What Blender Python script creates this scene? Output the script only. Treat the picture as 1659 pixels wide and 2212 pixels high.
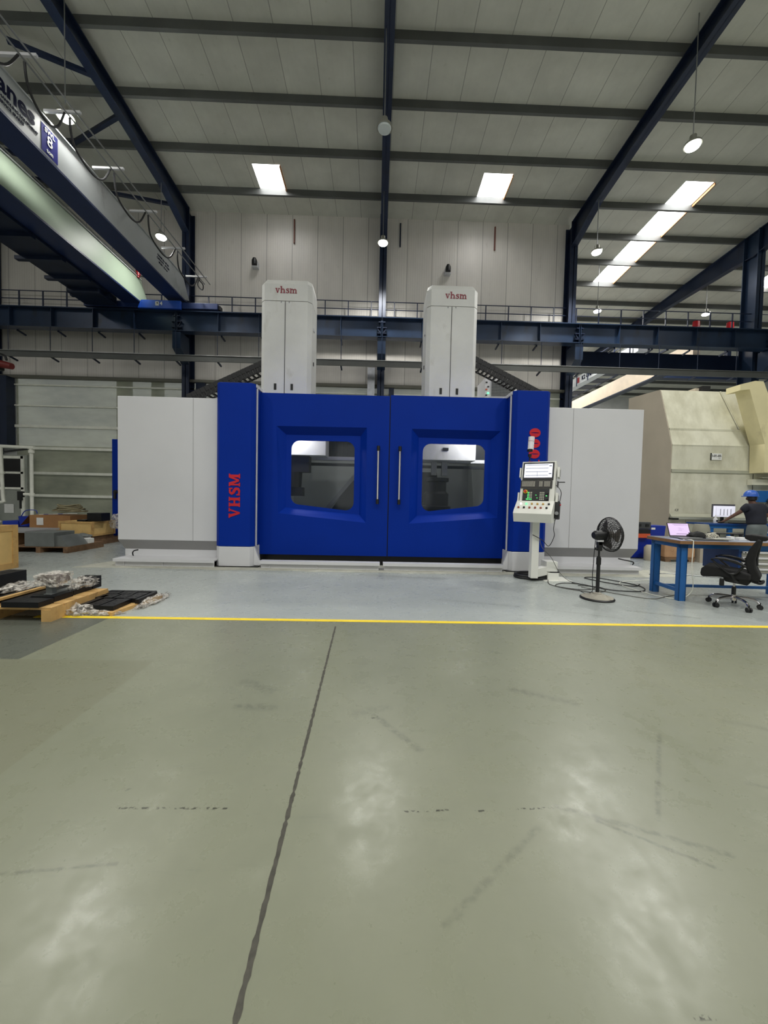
import bpy, bmesh, math, random
from mathutils import Vector, Matrix
for o in list(bpy.data.objects): bpy.data.objects.remove(o)
S = bpy.context.scene
C = S.collection
PI = math.pi
random.seed(7)

# ------------------------------------------------------------------ camera
def cam_axes(yaw, pitch, roll):
    f = Vector((math.sin(yaw)*math.cos(pitch), math.cos(yaw)*math.cos(pitch), -math.sin(pitch)))
    r = Vector((math.cos(yaw), -math.sin(yaw), 0)); u = r.cross(f)
    return r*math.cos(roll)+u*math.sin(roll), -r*math.sin(roll)+u*math.cos(roll), f
CR, CU, CF = cam_axes(math.radians(1.2445), math.radians(2.1202), math.radians(1.2303))
cd = bpy.data.cameras.new('camera'); cam = bpy.data.objects.new('camera', cd); C.objects.link(cam)
cd.sensor_fit = 'VERTICAL'; cd.sensor_height = 36; cd.lens = 36*831/2212
cd.clip_start = .05; cd.clip_end = 300
m = Matrix((CR, CU, -CF)).transposed().to_4x4(); m.translation = (0, 0, 1.4)
cam.matrix_world = m
S.camera = cam

# ------------------------------------------------------------------ world, light, exposure
W = bpy.data.worlds.new('world'); S.world = W; W.use_nodes = True
W.node_tree.nodes['Background'].inputs[0].default_value = (.84, .88, .86, 1)
W.node_tree.nodes['Background'].inputs[1].default_value = 1.6
vs = S.view_settings
vs.view_transform = 'Standard'; vs.look = 'None'; vs.gamma = 1; vs.use_curve_mapping = False
vs.exposure = -0.22

def area(name, loc, rot, sx, sy, power, col=(1, 1, 1)):
    d = bpy.data.lights.new(name, 'AREA'); d.shape = 'RECTANGLE'; d.size = sx; d.size_y = sy
    d.energy = power; d.color = col
    o = bpy.data.objects.new(name, d); C.objects.link(o); o.location = loc; o.rotation_euler = rot
    return o
# daylight through the three wide openings in the end wall behind the camera
for k, x in enumerate((-11, 0.5, 12)):
    area('daylight_opening', (x, -13.6, 3.0), (PI/2, 0, PI), 7, 4.6, 420, (.95, .98, 1))
# added fill lights under the unseen roof behind the camera
for x in (-18.6, -11.3, -3.9, 3.9, 10.7, 18.3):
    area('roof_fill', (x, -2.5, 12.75), (0, 0, 0), 1, 12, 430, (1, .99, .96))
for x in (10.7, 18.3):
    area('far_bay_fill', (x, 27.5, 11.3), (0, 0, 0), 1, 10, 950, (1, .98, .95))  # added fill that brightens the far end of the open bay

# ------------------------------------------------------------------ helpers
def lin(c):
    return tuple(((v/255/12.92) if v/255 <= .04045 else ((v/255+.055)/1.055)**2.4) for v in c)
def nodes(name):
    M = bpy.data.materials.new(name); M.use_nodes = True
    nt = M.node_tree; return M, nt, nt.nodes['Principled BSDF']
def N(nt, t, **k):
    n = nt.nodes.new(t)
    for a, v in k.items(): setattr(n, a, v)
    return n
def math_n(nt, op, a, b=None, c=None):
    n = N(nt, 'ShaderNodeMath', operation=op)
    for i, v in enumerate((a, b, c)):
        if v is None: continue
        if isinstance(v, (int, float)): n.inputs[i].default_value = v
        else: nt.links.new(v, n.inputs[i])
    return n.outputs[0]
def mixc(nt, f, a, b):
    n = N(nt, 'ShaderNodeMix', data_type='RGBA')
    for s, v in ((n.inputs[0], f), (n.inputs[6], a), (n.inputs[7], b)):
        if isinstance(v, (int, float)): s.default_value = v
        elif isinstance(v, (tuple, list)): s.default_value = (*v[:3], 1)
        else: nt.links.new(v, s)
    return n.outputs[2]
def noise(nt, vec, scale, detail=4, rough=.55):
    n = N(nt, 'ShaderNodeTexNoise'); n.inputs['Scale'].default_value = scale
    n.inputs['Detail'].default_value = detail; n.inputs['Roughness'].default_value = rough
    nt.links.new(vec, n.inputs['Vector']); return n.outputs['Fac']
def ramp(nt, v, a, b):
    n = N(nt, 'ShaderNodeMapRange'); n.inputs[1].default_value = a; n.inputs[2].default_value = b
    nt.links.new(v, n.inputs[0]); return n.outputs[0]
def stretch(nt, vec, s):
    n = N(nt, 'ShaderNodeMapping'); n.inputs['Scale'].default_value = s
    nt.links.new(vec, n.inputs[0]); return n.outputs[0]
def mat(name, col, rough=.5, metal=0, var=.08, scale=2.5, bump=0, bscale=30, spec=.5, grime=None, gthr=(.58, .75)):
    M, nt, P = nodes(name); c = lin(col)
    tc = N(nt, 'ShaderNodeTexCoord').outputs['Object']
    f = ramp(nt, noise(nt, tc, scale, 5), .3, .7)
    out = mixc(nt, f, tuple(v*(1-var) for v in c), tuple(min(1, v*(1+var)) for v in c))
    if grime:
        g = ramp(nt, noise(nt, stretch(nt, tc, (1, 1, .5)), scale*1.7, 8, .65), *gthr)
        out = mixc(nt, g, out, lin(grime))
    nt.links.new(out, P.inputs['Base Color'])
    P.inputs['Roughness'].default_value = rough; P.inputs['Metallic'].default_value = metal
    P.inputs['Specular IOR Level'].default_value = spec
    if bump:
        b = N(nt, 'ShaderNodeBump'); b.inputs['Strength'].default_value = bump; b.inputs['Distance'].default_value = .01
        nt.links.new(noise(nt, tc, bscale, 3), b.inputs['Height']); nt.links.new(b.outputs[0], P.inputs['Normal'])
    return M
def emat(name, col, strength):
    M, nt, P = nodes(name); c = (*lin(col), 1)
    P.inputs['Base Color'].default_value = c
    P.inputs['Emission Color'].default_value = c; P.inputs['Emission Strength'].default_value = strength
    P.inputs['Roughness'].default_value = .3
    return M

OFF = {}
class MB:
    def __init__(s, T=None): s.v = []; s.f = []; s.T = T
    def add(s, vs, fs):
        n = len(s.v)
        s.v += [(s.T @ Vector(v)) if s.T else Vector(v) for v in vs]
        s.f += [tuple(i+n for i in f) for f in fs]
        return s
    def box(s, x0, x1, y0, y1, z0, z1):
        return s.add([(x0,y0,z0),(x1,y0,z0),(x1,y1,z0),(x0,y1,z0),(x0,y0,z1),(x1,y0,z1),(x1,y1,z1),(x0,y1,z1)],
                     [(0,3,2,1),(4,5,6,7),(0,1,5,4),(1,2,6,5),(2,3,7,6),(3,0,4,7)])
    def prism(s, poly, axis, a, b):
        n = len(poly)
        def p(q, t):
            return (t, q[0], q[1]) if axis == 'x' else (q[0], t, q[1]) if axis == 'y' else (q[0], q[1], t)
        vs = [p(q, a) for q in poly]+[p(q, b) for q in poly]
        return s.add(vs, [tuple(range(n))[::-1], tuple(range(n, 2*n))]+[(i, (i+1) % n, n+(i+1) % n, n+i) for i in range(n)])
    def bar(s, p, q, w, h=None):
        h = h or w; p = Vector(p); q = Vector(q); d = (q-p).normalized()
        up = Vector((0, 0, 1)) if abs(d.z) < .95 else Vector((0, 1, 0))
        a = d.cross(up).normalized()*w/2; b = a.cross(d).normalized()*h/2
        vs = [p-a-b, p+a-b, p+a+b, p-a+b, q-a-b, q+a-b, q+a+b, q-a+b]
        return s.add(vs, [(0,3,2,1),(4,5,6,7),(0,1,5,4),(1,2,6,5),(2,3,7,6),(3,0,4,7)])
    def cyl(s, p, q, r, r2=None, n=20, cap=True):
        r2 = r if r2 is None else r2; p = Vector(p); q = Vector(q); d = (q-p).normalized()
        up = Vector((0, 0, 1)) if abs(d.z) < .95 else Vector((1, 0, 0))
        a = d.cross(up).normalized(); b = d.cross(a).normalized()
        vs = [p+(a*math.cos(t)+b*math.sin(t))*r for t in [2*PI*i/n for i in range(n)]]
        vs += [q+(a*math.cos(t)+b*math.sin(t))*r2 for t in [2*PI*i/n for i in range(n)]]
        fs = [(i, (i+1) % n, n+(i+1) % n, n+i) for i in range(n)]
        if cap: fs += [tuple(range(n))[::-1], tuple(range(n, 2*n))]
        return s.add(vs, fs)
    def tube(s, pts, r, n=8, smooth=4, closed=False):
        P = [Vector(p) for p in pts]
        if smooth and len(P) > 2:
            out = []; L = len(P); rng = range(L if closed else L-1)
            for i in rng:
                p0 = P[(i-1) % L] if closed or i else P[0]; p1 = P[i]; p2 = P[(i+1) % L]
                p3 = P[(i+2) % L] if closed or i+2 < L else P[-1]
                for k in range(smooth):
                    t = k/smooth
                    out.append(.5*((2*p1)+(p2-p0)*t+(2*p0-5*p1+4*p2-p3)*t*t+(3*p1-p0-3*p2+p3)*t**3))
            if not closed: out.append(P[-1])
            P = out
        L = len(P); vs = []; prev = None
        for i, p in enumerate(P):
            d = (P[(i+1) % L]-P[i-1]) if closed else (P[min(i+1, L-1)]-P[max(i-1, 0)])
            d = d.normalized() if d.length > 1e-9 else Vector((1, 0, 0))
            if prev is None:
                up = Vector((0, 0, 1)) if abs(d.z) < .9 else Vector((1, 0, 0)); a = d.cross(up).normalized()
            else:
                a = (prev-d*prev.dot(d)).normalized()
            prev = a; b = d.cross(a)
            vs += [p+(a*math.cos(t)+b*math.sin(t))*r for t in [2*PI*k/n for k in range(n)]]
        fs = []
        for i in range(L if closed else L-1):
            j = (i+1) % L
            fs += [(i*n+k, i*n+(k+1) % n, j*n+(k+1) % n, j*n+k) for k in range(n)]
        if not closed: fs += [tuple(range(n))[::-1], tuple((L-1)*n+k for k in range(n))]
        return s.add(vs, fs)
    def lathe(s, prof, c, n=32, axis='z'):
        vs = []; fs = []
        for r, h in prof:
            for i in range(n):
                t = 2*PI*i/n; a, b = r*math.cos(t), r*math.sin(t)
                vs.append((c[0]+a, c[1]+b, c[2]+h) if axis == 'z' else (c[0]+h, c[1]+a, c[2]+b) if axis == 'x' else (c[0]+a, c[1]+h, c[2]+b))
        for k in range(len(prof)-1):
            fs += [(k*n+i, k*n+(i+1) % n, (k+1)*n+(i+1) % n, (k+1)*n+i) for i in range(n)]
        fs += [tuple(range(n))[::-1], tuple((len(prof)-1)*n+i for i in range(n))]
        return s.add(vs, fs)
    def build(s, name, m, parent=None, smooth=False, bevel=0, kind=None, label=None, seg=2):
        off = OFF.get(parent.name, Vector()) if parent else Vector()
        me = bpy.data.meshes.new(name); me.from_pydata([v-off for v in s.v], [], s.f); me.validate()
        bm = bmesh.new(); bm.from_mesh(me); bmesh.ops.recalc_face_normals(bm, faces=bm.faces); bm.to_mesh(me); bm.free()
        o = bpy.data.objects.new(name, me); C.objects.link(o); me.materials.append(m)
        if smooth:
            me.shade_smooth()
            me.set_sharp_from_angle(angle=math.radians(40))
        if bevel:
            b = o.modifiers.new('bevel', 'BEVEL'); b.width = bevel; b.segments = seg; b.limit_method = 'ANGLE'; b.angle_limit = math.radians(40)
        if parent: o.parent = parent; OFF[o.name] = off
        if kind: o['kind'] = kind
        if label: o['label'] = label
        return o
def B(*a, T=None): return MB(T).box(*a)
def thing(name, label, cat, loc=(0, 0, 0), rz=0, group=None, world=True):
    o = bpy.data.objects.new(name, None); C.objects.link(o); o.empty_display_size = .2
    o.location = loc; o.rotation_euler = (0, 0, rz); o['label'] = label; o['category'] = cat
    if group: o['group'] = group
    OFF[o.name] = Vector(loc) if world else Vector()
    return o
def tag(o, label, cat, group=None, kind=None):
    o['label'] = label; o['category'] = cat
    if group: o['group'] = group
    if kind: o['kind'] = kind
    return o
def dup(root, loc, label, rz=None):
    def cp(o, par):
        c = o.copy(); C.objects.link(c); c.parent = par
        for ch in list(o.children): cp(ch, c)
        return c
    r = cp(root, None); r.location = loc; r['label'] = label
    if rz is not None: r.rotation_euler = (0, 0, rz)
    return r
def text(name, body, size, m, parent, T, depth=.004, offset=0.0, shear=0, align='CENTER'):
    cu = bpy.data.curves.new(name, 'FONT'); cu.body = body; cu.size = size; cu.extrude = depth; cu.offset = offset
    cu.align_x = align; cu.align_y = 'CENTER'; cu.shear = shear; cu.resolution_u = 3
    tmp = bpy.data.objects.new('tmp', cu); C.objects.link(tmp)
    dg = bpy.context.evaluated_depsgraph_get(); dg.update()
    me = bpy.data.meshes.new_from_object(tmp.evaluated_get(dg)); bpy.data.objects.remove(tmp)
    me.name = name
    me.transform(T)
    off = OFF.get(parent.name, Vector()) if parent else Vector()
    me.transform(Matrix.Translation(-off))
    o = bpy.data.objects.new(name, me); C.objects.link(o); me.materials.clear(); me.materials.append(m)
    if parent: o.parent = parent; OFF[o.name] = off
    return o
def frame(o, x, y, z=None):
    x = Vector(x).normalized(); y = Vector(y).normalized(); z = x.cross(y)
    T = Matrix((x, y, z)).transposed().to_4x4(); T.translation = Vector(o); return T
# slab-serif glyphs, unit height, returned as (convex polygons, advance)
def seg(p, q, w0, w1=None):
    w1 = w1 or w0; p = Vector(p); q = Vector(q); d = (q-p).normalized(); n = Vector((-d.y, d.x))
    return [tuple(p+n*w0/2), tuple(p-n*w0/2), tuple(q-n*w1/2), tuple(q+n*w1/2)]
def rect(a, b, c, d): return [(a, c), (b, c), (b, d), (a, d)]
def arc(cx, cy, rx, ry, a0, a1, w0, w1, n=10):
    out = []
    for i in range(n):
        t0 = math.radians(a0+(a1-a0)*i/n); t1 = math.radians(a0+(a1-a0)*(i+1)/n)
        u0 = w0+(w1-w0)*math.sin(PI*i/n); u1 = w0+(w1-w0)*math.sin(PI*(i+1)/n)
        f = lambda t, w: (cx+(rx-w)*math.cos(t), cy+(ry-min(w, .13))*math.sin(t))
        out.append([(cx+rx*math.cos(t0), cy+ry*math.sin(t0)), (cx+rx*math.cos(t1), cy+ry*math.sin(t1)), f(t1, u1), f(t0, u0)])
    return out
def spine(pts, w):
    out = []
    for i in range(len(pts)-1): out.append(seg(pts[i], pts[i+1], w[i], w[i+1]))
    for i in range(1, len(pts)-1):
        p = pts[i]; out.append([(p[0]+w[i]/2*math.cos(2*PI*k/10), p[1]+w[i]/2*math.sin(2*PI*k/10)) for k in range(10)])
    return out
SP = [(.62, .80), (.48, .92), (.28, .90), (.17, .74), (.26, .60), (.46, .50), (.60, .38), (.58, .18), (.42, .07), (.20, .09), (.08, .22)]
SW = [.08, .14, .17, .22, .24, .26, .24, .22, .17, .14, .08]
GL = {
 'H': ([rect(.06, .3, 0, 1), rect(.56, .8, 0, 1), rect(.2, .7, .43, .57), rect(0, .38, 0, .11), rect(0, .38, .89, 1), rect(.48, .86, 0, .11), rect(.48, .86, .89, 1)], .95),
 'V': ([seg((.17, .97), (.45, .02), .26, .16), seg((.73, .97), (.45, .02), .14, .12), rect(0, .38, .89, 1), rect(.56, .9, .89, 1)], .95),
 'M': ([rect(.08, .22, 0, 1), rect(.78, 1.02, 0, 1), seg((.2, .97), (.52, .1), .26, .16), seg((.84, .97), (.52, .1), .16, .14), rect(0, .32, 0, .11), rect(.7, 1.1, 0, .11), rect(0, .26, .89, 1), rect(.84, 1.1, .89, 1)], 1.15),
 'S': (spine(SP, SW)+[rect(.58, .68, .66, 1), rect(.02, .12, 0, .34)], .78),
 '0': (arc(.42, .5, .4, .5, 0, 360, .36, .36, 24), .9),
 '1': ([rect(.22, .5, 0, 1), rect(.05, .67, 0, .11), seg((.1, .8), (.36, .97), .12)], .72),
 'v': ([seg((.14, .66), (.34, .02), .2, .13), seg((.56, .66), (.34, .02), .11, .1), rect(0, .3, .6, .7), rect(.42, .68, .6, .7)], .72),
 'h': ([rect(.08, .28, 0, 1), rect(.5, .7, 0, .5), seg((.26, .5), (.42, .62), .14), seg((.4, .62), (.6, .5), .16), rect(0, .34, 0, .09), rect(.44, .76, 0, .09), rect(0, .24, .9, 1)], .82),
 's': ([[(p[0]*.75, p[1]*.7) for p in q] for q in spine(SP, SW)]+[rect(.42, .5, .46, .68), rect(.03, .1, .02, .24)], .6),
 'm': ([rect(.08, .27, 0, .68), rect(.46, .64, 0, .5), rect(.84, 1.02, 0, .5), seg((.24, .5), (.38, .62), .12), seg((.36, .62), (.56, .5), .15), seg((.62, .5), (.76, .62), .12), seg((.74, .62), (.94, .5), .15),
        rect(0, .33, 0, .09), rect(.4, .7, 0, .09), rect(.78, 1.08, 0, .09), rect(0, .2, .6, .69)], 1.12),
}
def lettering(name, body, h, m, parent, T, depth=.01, sx=1.0, gap=0.0):
    w = sum(GL[c][1]*sx+gap for c in body)-gap; x = -w/2; mb = MB(T); k_ = 0
    for c in body:
        for q in GL[c][0]:
            k_ += 1; mb.prism([((x+p[0]*sx)*h, (p[1]-.5)*h) for p in q], 'z', -.002*depth*k_, depth*(1+.01*k_))
        x += GL[c][1]*sx+gap
    return mb.build(name, m, parent)

# ------------------------------------------------------------------ materials
def panel_mat(name, col, seam, ribs, offset, offset2, axis=0, seamw=.012, dirt=None, dark=.45, rough=.45, ribk=.10):
    M, nt, P = nodes(name); c = lin(col)
    pos = N(nt, 'ShaderNodeNewGeometry').outputs['Position']
    sp = N(nt, 'ShaderNodeSeparateXYZ'); nt.links.new(pos, sp.inputs[0]); x = sp.outputs[axis]
    xs = math_n(nt, 'ADD', x, math_n(nt, 'MULTIPLY', math_n(nt, 'GREATER_THAN', x, .08), offset2))
    fr = math_n(nt, 'FRACT', math_n(nt, 'DIVIDE', math_n(nt, 'ADD', xs, 100-offset), seam))
    d = math_n(nt, 'MULTIPLY', math_n(nt, 'MINIMUM', fr, math_n(nt, 'SUBTRACT', 1, fr)), seam)
    line = math_n(nt, 'LESS_THAN', d, seamw)
    idx = math_n(nt, 'FLOOR', math_n(nt, 'DIVIDE', math_n(nt, 'ADD', xs, 100-offset), seam))
    wn = N(nt, 'ShaderNodeTexWhiteNoise', noise_dimensions='1D'); nt.links.new(idx, wn.inputs['W'])
    n1 = ramp(nt, noise(nt, stretch(nt, pos, (1, 1, .35)), 1.3, 6, .6), .35, .7)
    base = mixc(nt, n1, tuple(v*.9 for v in c), tuple(v*1.06 for v in c))
    base = mixc(nt, math_n(nt, 'MULTIPLY', wn.outputs[0], .18), base, tuple(v*.6 for v in c))
    if dirt:
        g = ramp(nt, noise(nt, stretch(nt, pos, (2, 2, .4)), 2.2, 8, .7), .62, .8)
        base = mixc(nt, math_n(nt, 'MULTIPLY', g, .5), base, lin(dirt))
    rib = math_n(nt, 'SINE', math_n(nt, 'MULTIPLY', xs, 2*PI/ribs))
    base = mixc(nt, math_n(nt, 'MULTIPLY', math_n(nt, 'GREATER_THAN', rib, .75), ribk), base, tuple(v*.55 for v in c))
    base = mixc(nt, math_n(nt, 'MULTIPLY', line, dark+.2), base, tuple(v*.25 for v in c))
    nt.links.new(base, P.inputs['Base Color']); P.inputs['Roughness'].default_value = rough
    b = N(nt, 'ShaderNodeBump'); b.inputs['Strength'].default_value = .2; b.inputs['Distance'].default_value = ribk*.05
    nt.links.new(rib, b.inputs['Height']); nt.links.new(b.outputs[0], P.inputs['Normal'])
    return M
M_wall = panel_mat('corrugated_wall', (226, 221, 214), .99, .09, .50, .44, dirt=(150, 140, 120))
M_roof = panel_mat('roof_panel', (205, 205, 194), .94, .235, .50, -.1, dirt=(140, 142, 112), dark=.5, seamw=.009, ribk=.03)
M_far = mat('far_wall_paint', (190, 192, 190), .6)
M_dark = mat('steel_dark_blue', (24, 36, 60), .38, .2, .2, 1.5, grime=(14, 20, 32))
M_dark2 = mat('girder_blue_grey', (34, 50, 74), .3, .25, .25, 1.1, grime=(34, 40, 48))
M_purlin = mat('purlin_grey', (92, 94, 92), .5, .2, .15, 1.2)
M_rail = mat('rail_blue', (34, 44, 70), .45)
M_white = mat('machine_white', (206, 206, 208), .42, 0, .03, .9, bump=.08, bscale=180)
M_tower = mat('tower_white', (212, 212, 208), .45, 0, .06, 1.6, grime=(190, 188, 180), bump=.1, bscale=120)
M_grey = mat('band_grey', (142, 141, 140), .45, 0, .03)
M_blue = mat('machine_blue', (0, 42, 140), .5, 0, .06, .8, bump=.06, bscale=160, spec=.12)
M_red = mat('letter_red', (190, 14, 34), .4)
M_dred = mat('letter_dark_red', (128, 22, 44), .4)
M_black = mat('black_plastic', (18, 18, 20), .45)
M_blackm = mat('black_oxide_steel', (22, 23, 25), .42, .4, .25, 12)
M_chrome = mat('chrome', (200, 195, 195), .15, 1, .02)
M_steel = mat('plain_steel', (150, 152, 152), .35, .8, .1)
M_cream = mat('pendant_white', (222, 222, 214), .4, 0, .03)
M_yellow = mat('yellow_paint', (235, 205, 40), .5, 0, .08, 6, grime=(190, 165, 60))
M_wood = mat('pine_wood', (196, 158, 98), .7, 0, .16, 6, grime=(140, 100, 56), gthr=(.55, .8))
M_wood2 = mat('weathered_wood', (120, 92, 66), .8, 0, .25, 7, grime=(60, 46, 36))
M_ply = mat('plywood', (214, 180, 116), .65, 0, .12, 3.5, grime=(170, 130, 76), gthr=(.6, .9))
M_card = mat('cardboard', (158, 116, 74), .8, 0, .1, 4)
M_bench = mat('bench_blue', (26, 92, 158), .4, 0, .08, 2)
M_bblue = mat('bench_dark_blue', (16, 62, 126), .4, 0, .1, 2)
M_bluep = mat('blue_plastic', (14, 44, 150), .4)
M_fabric = mat('black_mesh_fabric', (20, 20, 21), .85, 0, .2, 40)
M_encl = mat('enclosure_cream', (214, 212, 192), .5, 0, .1, .9, grime=(170, 166, 140), bump=.05, bscale=60, gthr=(.45, .8))
M_encl2 = mat('enclosure_side', (172, 162, 146), .55, 0, .08, 1)
M_frame = mat('arm_cream', (222, 212, 168), .5, 0, .06, 2, grime=(190, 180, 140))
M_pgreen = mat('girder_pale_green', (158, 174, 154), .45, 0, .05, .8)
M_ggrey = mat('girder_grey', (164, 168, 168), .5, 0, .1, .8, grime=(136, 138, 136), spec=.3)
M_carr = mat('carriage_blue', (30, 74, 172), .35, 0, .1)
M_pvc = mat('painted_pipe', (236, 236, 224), .5, 0, .08, 6)
M_concrete = mat('bare_concrete', (168, 168, 156), .85, 0, .14, 5, grime=(120, 112, 96), bump=.3, bscale=25)
M_cast = mat('grey_cast_iron', (112, 116, 114), .6, .2, .12, 5)
M_paper = mat('paper', (226, 226, 222), .7)
M_skyl = emat('skylight_sheet', (250, 250, 250), 14)
M_lampe = emat('lamp_glow', (255, 255, 246), 30)
M_alu = mat('lamp_aluminium', (150, 150, 140), .35, .6)
M_orange = mat('orange_plastic', (206, 84, 44), .5)
M_lumen = mat('timber_trim', (186, 132, 88), .7)
M_lens = mat('frosted_lens', (205, 212, 212), .35)
M_redp = mat('beacon_red', (170, 24, 34), .35)
def film():
    M, nt, P = nodes('plastic_film'); tc = N(nt, 'ShaderNodeTexCoord').outputs['Object']
    P.inputs['Base Color'].default_value = (*lin((226, 220, 210)), 1); P.inputs['Roughness'].default_value = .2
    f = ramp(nt, noise(nt, tc, 22, 6), .42, .6)
    nt.links.new(math_n(nt, 'ADD', math_n(nt, 'MULTIPLY', f, .6), .12), P.inputs['Alpha']); return M
M_film = film()
def glass(name, col, alpha, rough=.04):
    M, nt, P = nodes(name); P.inputs['Base Color'].default_value = (*lin(col), 1)
    P.inputs['Roughness'].default_value = rough; P.inputs['Alpha'].default_value = alpha
    P.inputs['Specular IOR Level'].default_value = .7; return M
M_glass = glass('door_glass', (38, 44, 48), .28)
def clad():
    M, nt, P = nodes('translucent_cladding')
    pos = N(nt, 'ShaderNodeNewGeometry').outputs['Position']
    f = ramp(nt, noise(nt, stretch(nt, pos, (.5, 1, 1.4)), .9, 5), .35, .7)
    nt.links.new(mixc(nt, f, lin((150, 154, 138)), lin((196, 198, 176))), P.inputs['Base Color'])
    P.inputs['Roughness'].default_value = .22
    P.inputs['Alpha'].default_value = .72
    return M
M_clad = clad()
def floor_mat():
    M, nt, P = nodes('epoxy_floor')
    pos = N(nt, 'ShaderNodeNewGeometry').outputs['Position']
    sp = N(nt, 'ShaderNodeSeparateXYZ'); nt.links.new(pos, sp.inputs[0]); x, y = sp.outputs[0], sp.outputs[1]
    n1 = ramp(nt, noise(nt, pos, .7, 6, .6), .3, .7); n2 = ramp(nt, noise(nt, pos, 6, 6, .65), .35, .68)
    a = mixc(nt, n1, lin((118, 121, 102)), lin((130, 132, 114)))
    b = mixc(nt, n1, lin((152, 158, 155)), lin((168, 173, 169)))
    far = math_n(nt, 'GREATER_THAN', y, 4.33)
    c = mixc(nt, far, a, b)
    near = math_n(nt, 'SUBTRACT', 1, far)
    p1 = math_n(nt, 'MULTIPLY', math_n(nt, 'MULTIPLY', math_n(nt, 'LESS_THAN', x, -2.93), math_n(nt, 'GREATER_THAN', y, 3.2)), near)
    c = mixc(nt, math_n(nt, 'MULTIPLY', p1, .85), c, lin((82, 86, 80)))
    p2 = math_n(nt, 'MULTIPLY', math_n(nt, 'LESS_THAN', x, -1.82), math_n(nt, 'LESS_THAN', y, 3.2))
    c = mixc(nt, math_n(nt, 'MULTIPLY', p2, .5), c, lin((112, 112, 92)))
    c = mixc(nt, math_n(nt, 'MULTIPLY', n2, .09), c, lin((84, 87, 76)))
    # rubber scuffs, short and long, and worn flecks
    s1 = ramp(nt, noise(nt, stretch(nt, pos, (.9, 6, 1)), 1.6, 8, .7), .60, .72)
    c = mixc(nt, math_n(nt, 'MULTIPLY', s1, .18), c, lin((84, 88, 80)))
    s2 = ramp(nt, noise(nt, stretch(nt, pos, (5, 1.2, 1)), 1.3, 7, .7), .61, .72)
    c = mixc(nt, math_n(nt, 'MULTIPLY', s2, .14), c, lin((90, 92, 82)))
    s3 = ramp(nt, noise(nt, pos, 11, 3, .5), .75, .775)
    c = mixc(nt, math_n(nt, 'MULTIPLY', s3, .5), c, lin((60, 60, 54)))
    # tyre streaks, drag marks and stains worn into the coating
    def streak(c, a, b, w, k, col, brk=(.35, .6), bs=30):
        def vm(op, u, v):
            n = N(nt, 'ShaderNodeVectorMath', operation=op)
            for i, s_ in enumerate((u, v)):
                if isinstance(s_, tuple): n.inputs[i].default_value = s_
                elif s_ is not None: nt.links.new(s_, n.inputs[i])
            return n
        ba = (b[0]-a[0], b[1]-a[1], 0); L2 = ba[0]**2+ba[1]**2
        pa = vm('SUBTRACT', pos, (a[0], a[1], 0)).outputs[0]
        h = math_n(nt, 'DIVIDE', vm('DOT_PRODUCT', pa, ba).outputs['Value'], L2)
        h = N(nt, 'ShaderNodeClamp'); nt.links.new(math_n(nt, 'DIVIDE', vm('DOT_PRODUCT', pa, ba).outputs['Value'], L2), h.inputs[0])
        sc = N(nt, 'ShaderNodeVectorMath', operation='SCALE'); sc.inputs[0].default_value = ba; nt.links.new(h.outputs[0], sc.inputs['Scale'])
        d = vm('LENGTH', vm('SUBTRACT', pa, sc.outputs[0]).outputs[0], None).outputs['Value']
        d = math_n(nt, 'ADD', d, math_n(nt, 'MULTIPLY', math_n(nt, 'SUBTRACT', n3, .5), w*1.4))
        f = math_n(nt, 'MULTIPLY', ramp(nt, d, w, w*.3), k)
        f = math_n(nt, 'MULTIPLY', f, ramp(nt, noise(nt, pos, bs, 3), *brk))
        return mixc(nt, f, c, lin(col))
    n3 = noise(nt, pos, 18, 5)
    dk = (74, 76, 66)
    for a_, b_, w_, k_ in (((.72, 1.58), (.26, 1.21), .02, .3), ((1.75, 2.25), (1.28, 1.63), .016, .5), ((.86, 1.70), (1.45, 1.46), .02, .45), ((1.0, 1.62), (1.35, 1.40), .012, .5),
                           ((.02, 2.42), (.27, 2.09), .03, .45), ((-.95, 2.86), (-.72, 2.72), .06, .3), ((-.88, 2.52), (-.66, 2.5), .05, .4), ((1.05, 2.78), (1.4, 2.6), .05, .4), ((-.1, 2.45), (.1, 2.52), .05, .25),
                           ((-1.34, 1.38), (-.95, 1.42), .01, .5), ((1.9, 1.85), (2.3, 1.7), .02, .35), ((2.3, 2.4), (2.9, 2.1), .03, .3), ((3.3, 4.9), (4.0, 4.6), .05, .4), ((2.2, 4.9), (3.0, 4.55), .03, .35), ((.9, 5.3), (1.9, 5.0), .06, .3), ((-.2, 6.9), (1.2, 6.7), .12, .35)):
        c = streak(c, a_, b_, w_, k_, dk)
    for a_, b_ in (((.15, 1.665), (.35, 1.675)), ((.48, 1.67), (.56, 1.675)), ((.64, 1.68), (.84, 1.69)), ((-1.15, 1.68), (-.62, 1.68)), ((.0, 2.39), (.04, 2.41)), ((.9, .98), (.95, .98))):
        c = streak(c, a_, b_, .008, .9, (50, 50, 42), (.5, .56), 45)
    nt.links.new(c, P.inputs['Base Color'])
    r = math_n(nt, 'ADD', math_n(nt, 'MULTIPLY', n2, .14), .24)
    nt.links.new(r, P.inputs['Roughness']); P.inputs['Specular IOR Level'].default_value = .45
    bm_ = N(nt, 'ShaderNodeBump'); bm_.inputs['Strength'].default_value = .06; bm_.inputs['Distance'].default_value = .02
    nt.links.new(noise(nt, pos, 5, 6, .6), bm_.inputs['Height']); nt.links.new(bm_.outputs[0], P.inputs['Normal'])
    return M
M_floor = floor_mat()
M_joint = mat('joint_filler', (66, 64, 56), .8, 0, .3, 30)

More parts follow.
